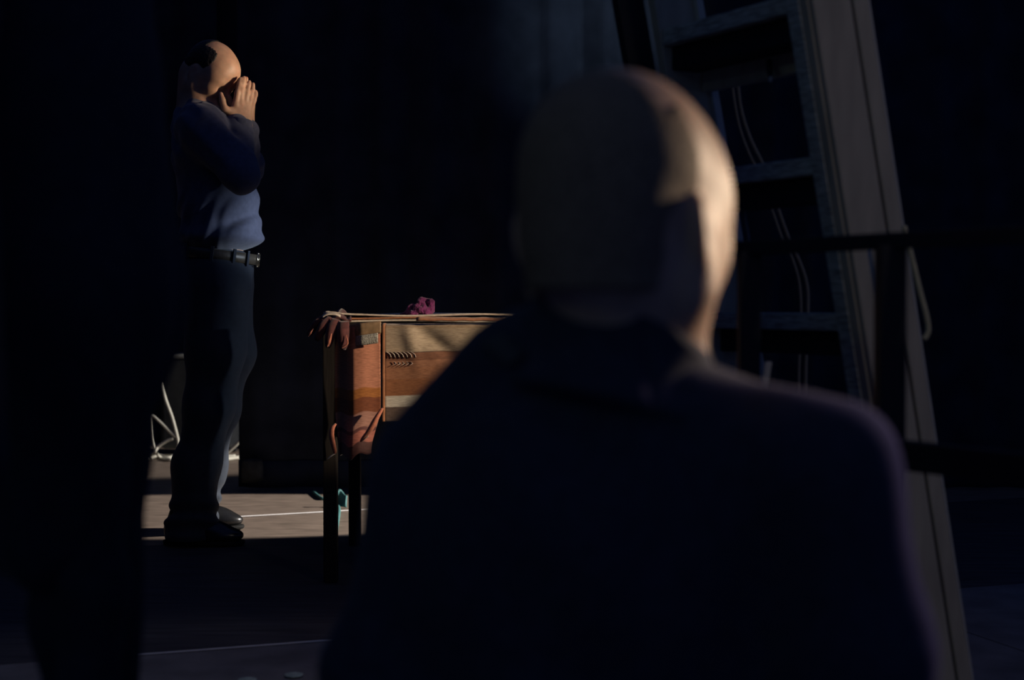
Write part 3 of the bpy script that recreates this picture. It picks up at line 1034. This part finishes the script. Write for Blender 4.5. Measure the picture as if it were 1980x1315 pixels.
tag(person_l, 'person in long black coat and trousers, cut off by left edge, arm hanging', 'person')
soft('coat', lcoat + lsl, .006, M['black'], person_l,
     disp=lambda X, Y, Z: .004 * np.sin(np.arctan2(Y - YL, X - XL + .02) * 9 + Z * 6) * np.clip((1.0 - Z) * 3, 0, 1))
soft('trousers', lleg, .005, M['black'], person_l, disp=lambda X, Y, Z: .002 * np.sin(Z * 50 + X * 30),
     cut=lambda X, Y, Z: (.022 - Z) + 0 * X + 0 * Y)
soft('hair', [ell(LO + LR_ @ V(-.006, 0, .05), V(.106, .085, .094), LR_, .02), ell(LO + LR_ @ V(-.05, 0, 0), V(.055, .064, .06), LR_, .03)], .0045, M['hair'], person_l,
     cut=lambda X, Y, Z: np.maximum((X - LO[0]) * LR_[0, 0] + (Y - LO[1]) * LR_[1, 0] - .045 - .6 * np.minimum(Z - LO[2] - .08, 0), LO[2] - .05 - Z))
shoe(person_l, V(l(198, 0)[0] + .05, YL - .05, .002), V(-1, .1, 0), L=.26)
shoe(person_l, V(l(120, 0)[0] + .05, YL + .10, .002), V(-1, .1, 0), L=.26)

# ------------------------------------------------------------------ the table
TX0, TX1, TY0, TY1, TZ = at(622, 600, 4.17)[0], .44, 4.17, 4.86, .768
tab = empty('table', V((TX0 + TX1) / 2, (TY0 + TY1) / 2, 0), 'dark wooden table under striped cloths, between the two men', 'table')
MB().box(((TX0 + TX1) / 2, (TY0 + TY1) / 2, TZ - .012), (TX1 - TX0) / 2, (TY1 - TY0) / 2, .012).build('tabletop', M['wood_dark'], tab, bevel=.003)
for (x, y) in ((TX0 + .022, TY0 + .022), (TX1 - .022, TY0 + .022), (TX0 + .022, TY1 - .022), (TX1 - .022, TY1 - .022)):
    lg = MB()
    lg.box((x, y, (TZ - .024) / 2 + .001), .020, .020, (TZ - .026) / 2)
    lg.build('leg', M['wood_dark'], tab, bevel=.003)
for (a, b, sd) in (((TX0 + .04, TY0 + .022), (TX1 - .04, TY0 + .022), (0, 1, 0)), ((TX0 + .04, TY1 - .022), (TX1 - .04, TY1 - .022), (0, 1, 0)),
                   ((TX0 + .022, TY0 + .04), (TX0 + .022, TY1 - .04), (1, 0, 0)), ((TX1 - .022, TY0 + .04), (TX1 - .022, TY1 - .04), (1, 0, 0))):
    MB().beam((*a, TZ - .059), (*b, TZ - .059), .009, .034, sd).build('apron', M['wood_dark'], tab, bevel=.002)


def uv_grid(name, fn, nu, nv, thick, mt, parent=None, origin=None):
    """a cloth sheet with a UV layer: v = 0 at the bottom, 1 at the top"""
    mb = MB()
    mb.grid(fn, nu, nv, thick)
    n = (nu + 1) * (nv + 1)
    org = ORG[parent.name] if parent is not None else np.asarray(origin, float)
    me = raw_mesh(name, np.array(mb.v), mb.f, org, True)
    uvl = me.uv_layers.new(name='UVMap')
    vi = np.zeros(len(me.loops), np.int32)
    me.loops.foreach_get('vertex_index', vi)
    vi = vi % n
    uv = np.stack([(vi // (nv + 1)) / nu, 1 - (vi % (nv + 1)) / nv], 1).astype(np.float32)
    uvl.data.foreach_set('uv', uv.ravel())
    return link_mesh(name, me, mt, parent, org)


def sm(a, b, x):
    t = min(max((x - a) / (b - a), 0), 1)
    return t * t * (3 - 2 * t)


# layered cloths lying on the table top
YT = 4.16
layers = [('cream', 'paper', .7745, 0.0, .62, 'lowest cream cloth lying flat on the table top'),
          ('rust', 'rust', .7825, .012, .60, 'rust cloth lying flat on the table between two cream cloths'),
          ('cream', 'paper', .7905, -.02, .56, 'uppermost cream cloth lying flat on the table')]
for i, (nm, mt, z, dx, dep, lab) in enumerate(layers):
    rg = random.Random(20 + i)
    p1, p2, p3 = (rg.uniform(0, 6.28) for _ in range(3))
    def lay(u, v, z=z, dx=dx, dep=dep, p1=p1, p2=p2, p3=p3, i=i):
        x = TX0 + .012 + dx * .6 + .028 * (i == 1) + u * (TX1 - TX0 - .05)
        y = TY0 + .012 + .012 * i + dep * v + .008 * math.sin(u * 9 + p1)
        zz = z + .0016 * (1 + math.sin(u * 14 + p2 + v * 3)) * (1 if i < 2 else 1.6)
        if i == 2:
            zz += .006 * math.exp(-((u - .02) / .03) ** 2) * (1 - v)
        return V(x, y, zz)
    o = MB().grid(lay, 60, 10, .0052).build('folded_cloth', M[mt], origin=V(TX0 + .3, TY0 + .3, z), smooth=True)
    tag(o, lab, 'cloth', 'cloths lying on the table')

# the coral striped cloth hanging at the table's left corner
xl = lambda px, Y=4.09: at(px, 0, Y)[0]
zt = lambda py, Y=4.09: at(0, py, Y)[2]
lc_top, lc_bot = zt(632), zt(886)
coral_m = banded('coral_striped_cloth', [(0.0, (.10, .035, .03)), (.10, (.42, .14, .10)), (.185, (.14, .05, .045)), (.215, (.40, .20, .15)), (.335, (.22, .065, .025)),
                                         (.45, (.42, .15, .035)), (.525, (.56, .23, .135)), (.88, (.48, .17, .095))], .6, 240, .2, .25)


def coral_fn(u, v):
    x = xl(640) + (xl(734) - xl(640)) * u
    bend = sm(.02, .48, u)
    y = 4.150 - .066 * bend + .010 * sm(.6, 1, u)
    y -= .004 * math.sin(v * 5.0 + 1) * u
    y += .0020 * math.sin(u * 17 + v * 2) * (1 - u) ** 2
    # the free bottom edge swings down to the left and curls
    zb = lc_bot + .018 * sm(.3, 1, u) + .006 * math.sin(u * 12)
    z = lc_top + (zb - lc_top) * v
    pinch = sm(.62, 1.0, v)
    x += pinch * (.5 - u) * .030 - pinch * .014 * u
    y -= .012 * pinch * math.sin(math.pi * u)
    return V(x, y, z)


co_root = V(xl(690), 4.10, lc_bot)
coral = uv_grid('hanging_cloth', coral_fn, 44, 60, .003, coral_m, origin=co_root)
tag(coral, 'coral and rust banded cloth hanging over the front left corner of the table', 'cloth')
# its rolled edges: the left selvage, the twisted curl at the right foot
mb = MB()
mb.tube([q_ for q_ in (at(649, 820, 4.075), at(643, 828, 4.065), at(641, 840, 4.06), at(644, 858, 4.06), at(647, 872, 4.065), at(646, 878, 4.07))],
        [.004, .008, .009, .0085, .007, .003], 10, 6, .6)
mb.build('rolled_edge', M['coral'], coral, smooth=True)
mb = MB()
mb.tube([at(648, 877, 4.07), at(640, 882, 4.06), at(633, 888, 4.055)], [.003, .0028, .0015], 8, 5, .5)
mb.build('fringe', M['paper'], coral, smooth=True)
def curl(u, v):
    c = [at(741, 789, 4.05), at(733, 806, 4.04), at(722, 828, 4.035), at(708, 845, 4.04), at(700, 853, 4.045)]
    pts = catmull(c, 6)
    t = u * (len(pts) - 1)
    i = min(int(t), len(pts) - 2)
    p = pts[i] + (pts[i + 1] - pts[i]) * (t - i)
    wd = .0135 * math.sin(math.pi * min(max(u * .86 + .10, 0), 1)) + .001
    a = math.pi * (1.5 * v - .2)
    return p + V(-.70, 0, -.30) * (1 - math.cos(a)) * wd * 0.9 + V(.2, -1, .1) * math.sin(a) * wd * .8
MB().grid(curl, 24, 12, .0022).build('curled_edge', M['coral'], coral, smooth=True)
mb = MB()
mb.tube([at(712, 843, 4.03), at(706, 848, 4.03), at(701, 852, 4.035)], [.0035, .003, .0012], 8, 4, .5)
mb.build('fringe', M['paper'], coral, smooth=True)

# ribbon with a silver braid lying over the coral cloth
rb = empty('ribbon', at(705, 650, 4.05), 'bronze ribbon with silver woven braid hanging below the table edge', 'ribbon')
def rib(px0, px1, y0l, y0r, y1l, y1r, dep, bulge):
    def fn(u, v):
        px = px0 + (px1 - px0) * u
        py = (y0l + (y0r - y0l) * u) * (1 - v) + (y1l + (y1r - y1l) * u) * v
        Y = dep + .050 * (1 - sm(0, .45, u)) - bulge * math.sin(math.pi * v)
        return at(px, py, Y)
    return fn
MB().grid(rib(670, 737, 629, 621, 652, 644, 4.066, .004), 20, 6, .003).build('band', M['bronze'], rb, smooth=True)
MB().grid(rib(676, 731, 652, 644, 671, 663, 4.060, .003), 20, 6, .003).build('braid', M['silver'], rb, smooth=True)['label'] = 'silver woven braid'

# folded flaps of cloth drooping off the left corner
fl_root = at(640, 640, 4.15)
flap = empty('draped_scarf', fl_root, 'dark maroon scarf bunched over the table corner, its ends drooping left', 'scarf')
def flap_part(name, top, tip, wd, mt, roll=.6, Y0=4.13, Y1=4.08):
    a, b = at(*top, Y0), at(*tip, Y1)
    dv = b - a
    sd = unit(np.cross(dv, V(0, 1, 0)))
    def fn(u, v):
        w_ = wd * (.35 + .65 * math.sin(math.pi * min(.25 + .65 * v, 1))) * (1 if v < .9 else 1 - (v - .9) * 5)
        s_ = (u - .5) * 2
        sag = .012 * math.sin(math.pi * v)
        return a + dv * v + sd * s_ * w_ + V(0, -1, 0) * (.7 * w_ * (1 - s_ * s_) + sag) + V(0, 0, 1) * sag * .6
    return MB().grid(fn, 10, 12, .003).build(name, M[mt], flap, smooth=True)
flap_part('scarf_end', (634, 614), (596, 648), .012, 'maroon', Y0=4.16, Y1=4.14)
flap_part('scarf_end', (642, 616), (612, 658), .013, 'maroon', Y0=4.13, Y1=4.10)
flap_part('scarf_end', (650, 618), (634, 672), .013, 'maroon', Y0=4.11, Y1=4.08)
flap_part('scarf_end', (665, 622), (664, 676), .016, 'maroon', Y0=4.10, Y1=4.07)
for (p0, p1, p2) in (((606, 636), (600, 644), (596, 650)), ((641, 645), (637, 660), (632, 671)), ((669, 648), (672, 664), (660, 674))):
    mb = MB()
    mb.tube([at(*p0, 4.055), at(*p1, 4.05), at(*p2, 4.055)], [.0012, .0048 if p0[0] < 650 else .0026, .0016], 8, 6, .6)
    mb.build('lit_hem', M['coral'], flap, smooth=True)
def bunch(u, v):
    p = at(628 + 52 * u, 606 + 14 * v + 3 * math.sin(u * 9), 4.30 - .16 * v)
    return p + V(0, 0, .006 * math.sin(u * 12 + v * 2) * (1 - v))
MB().grid(bunch, 24, 8, .006).build('scarf_middle', M['maroon'], flap, smooth=True)
def tipc(u, v):
    return at(624 + 34 * u, 611 - 6 * math.sin(math.pi * u) + 4 * v, 4.14 - .02 * v) + V(0, -.006 * math.sin(math.pi * v), .0008 * math.sin(u * 9))
MB().grid(tipc, 14, 6, .003).build('cream_corner', M['paper'], flap, smooth=True)['label'] = 'cream turned-up corner'

# the beige and rust cloth with silver bands
bz_top, bz_bot = zt(621), zt(816)
beige_m = banded('beige_rust_cloth', [(0.0, (.13, .09, .07)), (.145, (.62, .57, .47)), (.255, (.30, .12, .05)), (.42, (.34, .15, .075)), (.535, (.33, .15, .08)),
                                      (.605, (.20, .085, .045)), (.685, (.055, .035, .025)), (.692, (.40, .31, .21)), (.93, (.33, .24, .15)), (.965, (.50, .42, .34))], .65, 230, .25, .2)


def beige_fn(u, v):
    x = xl(739, 4.10) + u * (xl(1190, 4.10) - xl(739, 4.10))  # unseen right end lengthened to block lamp spill on the standing man's leg
    z = bz_top + (bz_bot - bz_top + .016 * sm(.0, .4, u)) * v
    y = 4.118 - .010 * v + .006 * math.sin(u * 16 + v * 1.2) * v
    # creases fanning from the top left corner
    c = math.exp(-((u - .10 - .10 * v) / .030) ** 2) * math.exp(-((v - .2) / .25) ** 2)
    d = math.exp(-((u - .22 - .42 * (v - .2)) / .055) ** 2) * math.exp(-((v - .24) / .20) ** 2)
    y += -.010 * c + .014 * d
    if v < .06:
        y += (1 - v / .06) ** 2 * .05
        z += .012 * (1 - (1 - v / .06) ** 2) - .012
    return V(x, y, z)


be_root = V(xl(850), 4.11, bz_bot)
beige = uv_grid('hanging_cloth', beige_fn, 70, 70, .003, beige_m, origin=be_root)
tag(beige, 'beige and rust cloth with a silver band hanging over the front of the table', 'cloth')
mb = MB()
for k in range(7):      # woven chevrons
    x0 = 746 + 8 * k
    mb.tube([at(x0, 680, 4.107), at(x0 + 8, 685, 4.106), at(x0 + 2 + 8, 691, 4.106)], .0022, 6, 2, .5)
for k in range(5):
    x0 = 757 + 8 * k
    mb.tube([at(x0 + 4, 699, 4.108), at(x0 + 9, 703, 4.107), at(x0, 708, 4.107)], .0013, 6, 2, .5)
mb.build('embroidery', M['stitch'], beige, smooth=True)['label'] = 'pale chevron embroidery'
mb = MB()
mb.grid(lambda u, v: beige_fn(.0 + .012 * u, v) + V(-.003, -.006, 0), 3, 60, .005)
mb.build('selvage', M['rust'], beige, smooth=True)
mb = MB()
mb.grid(lambda u, v: at(805 + 190 * u, 616.5 + 4.5 * v, 4.112 - .010 * v) + V(0, 0, .0008 * math.sin(u * 30)), 24, 4, .005)
mb.build('rolled_hem', M['rust'], beige, smooth=True)

# the crumpled purple knit
pk = []
cp_ = at(814, 596, 4.32)
rg = random.Random(9)
def loop(c, r, tilt, spin, rr, sx=1.0):
    pts = []
    Rm = np.array(Matrix.Rotation(spin, 3, 'Z') @ Matrix.Rotation(tilt, 3, 'X'))
    for k in range(13):
        a = 2 * math.pi * k / 12
        p = V(r * sx * math.cos(a), r * math.sin(a), .006 * math.sin(3 * a))
        pts.append(c + Rm @ p)
    for i in range(12):
        pk.append(cone(pts[i], pts[i + 1], rr * (1 + .25 * math.sin(i * 2.1)), rr * (1 + .25 * math.sin((i + 1) * 2.1)), .004))
loop(cp_ + V(.012, 0, .006), .020, R(70), R(15), .0095)
loop(cp_ + V(.016, .004, .003), .015, R(35), R(60), .009)
loop(cp_ + V(-.022, -.004, -.007), .014, R(65), R(-20), .0085)
loop(cp_ + V(-.002, .006, -.006), .022, R(12), R(0), .009, 1.5)
pk.append(cone(cp_ + V(-.030, 0, -.014), cp_ + V(-.062, .01, -.019), .010, .004, .006))
knit = soft('knit_bundle', pk, .0022, M['purple'], origin=cp_ - V(0, 0, .02),
            disp=lambda X, Y, Z: .0012 * np.sin(X * 700 + 3 * np.sin(Z * 300)) * np.sin(Z * 650 + Y * 400))
tag(knit, 'small crumpled purple knitted bundle lying on the table cloths', 'knitwear')

# ------------------------------------------------------------------ the ladder
U = unit(V(-.51, .86, 0))            # along the treads, away from the camera
N = V(.86, .51, 0)                   # across the ladder
LT = R(12.6)
A = unit(N * -math.sin(LT) + V(0, 0, math.cos(LT)))     # up the stiles
W_ = np.cross(A, U)                  # across a stile
if W_[0] < 0:
    W_ = -W_
near_c = at(1700, 590, 2.62)
base_n = near_c - A * (near_c[2] / A[2])
lad = empty('ladder', base_n + U * .22, 'leaning pale wooden step ladder behind the black rail on the right', 'ladder')
LEN = 2.35


def stile(base, full, face):
    s = MB().beam(base + A * .004, base + A * LEN, full / 2, .011, W_).build('stile', M['ladder'], lad, bevel=.003)
    return s


st = stile(base_n, .138, -1)
b1 = base_n - U * .016 - W_ * .020
MB().beam(b1 + A * .01, b1 + A * (LEN - .01), .045, .006, W_).build('face_board', M['ladder'], st, bevel=.004)
b2 = base_n - U * .016 + W_ * .050
MB().beam(b2 + A * .01, b2 + A * (LEN - .01), .0175, .006, W_).build('face_board', M['ladder'], st, bevel=.003)
b3 = base_n + W_ * .0715 - U * .004
MB().beam(b3 + A * .01, b3 + A * (LEN - .01), .0022, .016, W_).build('edge_strip', M['ladder_edge'], st, bevel=.0008)
b4 = base_n - W_ * .0665 + U * .024
MB().beam(b4 + A * .01, b4 + A * (LEN - .01), .006, .016, W_).build('inner_flange', M['tread'], st, bevel=.001)
GAP = .44
base_f = base_n + U * GAP
sf = stile(base_f, .118, 1)
c1 = base_f - U * .015 + W_ * .048
MB().beam(c1 + A * .01, c1 + A * (LEN - .01), .0085, .007, W_).build('edge_strip', M['ladder_edge'], sf, bevel=.001)
c2 = base_f + U * .03 - W_ * .094
MB().beam(c2 + A * .01, c2 + A * (LEN - .01), .032, .011, W_).build('rear_rail', M['steel'], lad, bevel=.002)
for k in range(1, 8):
    zc = 1.052 + (k - 4) * .287
    if zc < .1:
        continue
    c = near_c + A * ((zc - near_c[2]) / A[2])
    ca, cb = c + U * .012, c + U * (GAP - .012)
    sdn = V(0, 0, 1)
    MB().beam(ca + V(0, 0, .026) - W_ * .012, cb + V(0, 0, .026) - W_ * .012, .0165, .050, sdn).build('tread', M['tread'], lad, bevel=.003)
    MB().beam(ca - V(0, 0, .016) - W_ * .004, cb - V(0, 0, .016) - W_ * .004, .024, .034, sdn).build('tread_support', M['steel'], lad, bevel=.002)
zc = 1.052 + .287
c = near_c + A * ((zc - near_c[2]) / A[2])
MB().beam(c + U * .03 - V(0, 0, .066) + W_ * .045, c + U * (GAP - .02) - V(0, 0, .066) + W_ * .045, .024, .010, V(0, 0, 1)).build('brace', M['ladder'], lad, bevel=.002)
hk = MB()
hk.tube([at(1487, 118, 2.72), at(1488, 136, 2.70), at(1490, 150, 2.69), at(1489, 157, 2.69)], [.006, .006, .0035, .003], 8, 4)
hk.build('hook', M['steel'], lad, smooth=True)
hk = MB()
hk.tube([at(1491, 148, 2.68), at(1490, 153, 2.68), at(1489, 158, 2.68)], .0030, 8, 3)
hk.build('hook_tip', M['ladder_edge'], lad, smooth=True)

# cables along the ladder
def cable(name, pts, r, mt, label, group=None, n=8):
    mb = MB()
    mb.tube(pts, r, n, 8)
    o = mb.build(name, M[mt], origin=pts[-1], smooth=True)
    return tag(o, label, 'cable', group)


YC = 3.07
cable('cable', [at(1418, 40, YC), at(1424, 120, YC), at(1427, 165, YC), at(1434, 215, YC), at(1452, 270, YC), at(1483, 335, YC), at(1507, 410, YC), at(1527, 465, YC), at(1548, 510, YC),
                at(1561, 555, YC), at(1562, 613, YC), at(1558, 720, YC), at(1556, 900, YC - .02), V(.60, 2.98, .004)],
      .0038, 'cable_grey', 'grey cable hanging behind the ladder treads, the right one of a pair')
cable('cable', [at(1405, 40, YC), at(1414, 120, YC), at(1418, 180, YC), at(1430, 245, YC), at(1450, 300, YC), at(1470, 340, YC), at(1495, 412, YC), at(1513, 462, YC), at(1532, 500, YC),
                at(1546, 550, YC), at(1549, 615, YC), at(1545, 720, YC), at(1543, 900, YC - .02), V(.575, 2.97, .004)],
      .0030, 'cable_grey', 'thin dark grey cable hanging behind the ladder treads, the left one of a pair')
cable('cable', [at(1434, 330, 2.86), at(1440, 415, 2.86), at(1448, 465, 2.86), at(1456, 560, 2.86), at(1462, 640, 2.86), at(1466, 800, 2.86), V(.47, 2.82, .004)], .0030, 'cable_grey',
      'short grey cable hanging down beside the far stile of the ladder')
YH = 2.50
cable('cable', [at(1748, 437, YH), at(1756, 470, YH), at(1766, 510, YH), at(1778, 560, YH), at(1790, 605, YH), at(1795, 635, YH), at(1791, 650, YH), at(1786, 655, YH)],
      .0050, 'rope', 'cream cable end hooked over the right stile of the ladder')
wd = MB()
wd.box(at(1480, 735, 2.62), .0062, .006, .034, (1, 0, 0), (0, 1, 0), (.16, 0, 1))
tag(wd.build('wooden_peg', M['ladder_edge'], origin=at(1480, 735, 2.62), bevel=.002), 'small pale wooden peg beside the left post of the black rail', 'peg')

# ------------------------------------------------------------------ the black steel rail in front of it
p_r = at(1722, 500, 2.0)
RU = unit(V(-.157, .25, 0))
p_l = p_r + RU * .295
p_e = p_r - RU * .27
rail = empty('guard_rail', V(p_r[0], p_r[1], 0), 'black steel guard rail standing in front of the ladder', 'railing')
side = np.cross(RU, V(0, 0, 1))
ztop = at(0, 466, 2.0)[2]
for (p, hw) in ((p_l, .0165), (p_r, .0185), (p_e, .0185)):
    po = MB()
    po.box((p[0], p[1], ztop / 2), hw, hw, ztop / 2 - .006)
    po = po.build('post', M['steel'], rail, bevel=.002)
    MB().box((p[0], p[1], .006), .045, .045, .004).build('foot_plate', M['steel'], po, bevel=.001)
MB().beam(V(p_l[0], p_l[1], ztop) + RU * .035, V(p_e[0], p_e[1], ztop) - RU * .02, .012, .0115, side).build('top_rail', M['steel'], rail, bevel=.003)
zmid = at(0, 884, 1.95)[2]
MB().beam(V(p_l[0], p_l[1], zmid), V(p_e[0], p_e[1], zmid), .014, .0205, side).build('middle_rail', M['steel'], rail, bevel=.003)

# ------------------------------------------------------------------ white cables and case at the far left
YB = 7.45
rg = random.Random(5)
zf = .012
def fb(px, py):
    p = on_floor(px, py)
    return V(p[0], p[1], zf)
cable('cable', [at(326, 600, YB), at(324, 640, YB), at(317, 662, YB), at(310, 700, YB), at(309, 732, YB), at(320, 772, YB), at(333, 808, YB), at(344, 850, YB), fb(352, 892), fb(420, 888), fb(455, 886)],
      .0085, 'cable', 'white cable running down the black case to the floor')
cable('cable', [at(340, 845, YB), at(328, 834, YB), at(310, 816, YB), at(293, 804, YB), at(292, 820, YB), at(294, 850, YB), at(300, 872, YB), fb(312, 890), fb(330, 893), fb(350, 889)],
      .0085, 'cable', 'white cable making a sharp peak above the coil at the far left')
cable('cable', [at(335, 848, YB), at(322, 853, YB), at(306, 864, YB), at(297, 876, YB), fb(288, 884), fb(274, 889), fb(280, 893), fb(300, 887), fb(325, 885), fb(345, 888)],
      .0085, 'cable', 'white cable arching over the floor at the far left')
cable('cable', [fb(268, 886), fb(285, 882), fb(305, 884), fb(325, 890), fb(352, 884), fb(400, 891), fb(430, 893), fb(462, 889)], .0100, 'cable', 'thick white cable lying along the floor behind the standing man')
cable('cable', [at(424, 890, YB), at(434, 880, YB), at(446, 870, YB), at(457, 860, YB), at(466, 850, YB)], .0085, 'cable', 'short white cable rising to the right behind the standing man')
tealp = on_floor(606, 955)
cable('cable', [tealp + V(0, 0, .008), on_floor(614, 962) + V(0, 0, .008), on_floor(624, 968) + V(0, 0, .008), on_floor(640, 966) + V(0, 0, .008), on_floor(655, 985) + V(0, 0, .008), on_floor(650, 1030) + V(0, 0, .008)], .007, 'teal',
      'thin teal cable lying on the floor behind the table leg')
tc_ = on_floor(655, 982)
tb = MB()
tb.grid(lambda u, v: V(tc_[0] - .015 + .05 * u, tc_[1] + .02 * math.sin(u * 3 + v * 2), .005 + .07 * (1 - v) * (.8 + .2 * math.sin(u * 5))), 8, 8, .008)
tag(tb.build('cloth_rag', M['teal'], origin=tc_, smooth=True), 'teal rag standing crumpled on the floor behind the table leg', 'rag')
case = empty('equipment_case', V(at(372, 0, 7.75)[0], 7.75, 0), 'black equipment case behind the standing man at the far left', 'case')
cx0, cx1 = at(305, 0, 7.6)[0], at(440, 0, 7.6)[0]
ztc = at(0, 686, 7.6)[2]
MB().box(((cx0 + cx1) / 2, 7.80, ztc / 2 + .02), (cx1 - cx0) / 2, .20, ztc / 2 - .03).build('body', M['case'], case, bevel=.02)
MB().box(((cx0 + cx1) / 2, 7.80, ztc - .01), (cx1 - cx0) / 2 + .004, .205, .011).build('lid_edge', M['cable_grey'], case, bevel=.006)  # paler grey paints the highlight along the lid edge
MB().box(((cx0 + cx1) / 2 + .05, 7.82, ztc + .075), (cx1 - cx0) / 2 - .06, .15, .074).build('top_unit', M['case'], case, bevel=.03)
for sx in (cx0 + .05, cx1 - .05):
    for sy in (7.66, 7.94):
        MB().box((sx, sy, .012), .02, .02, .009).build('foot', M['steel'], case, bevel=.003)
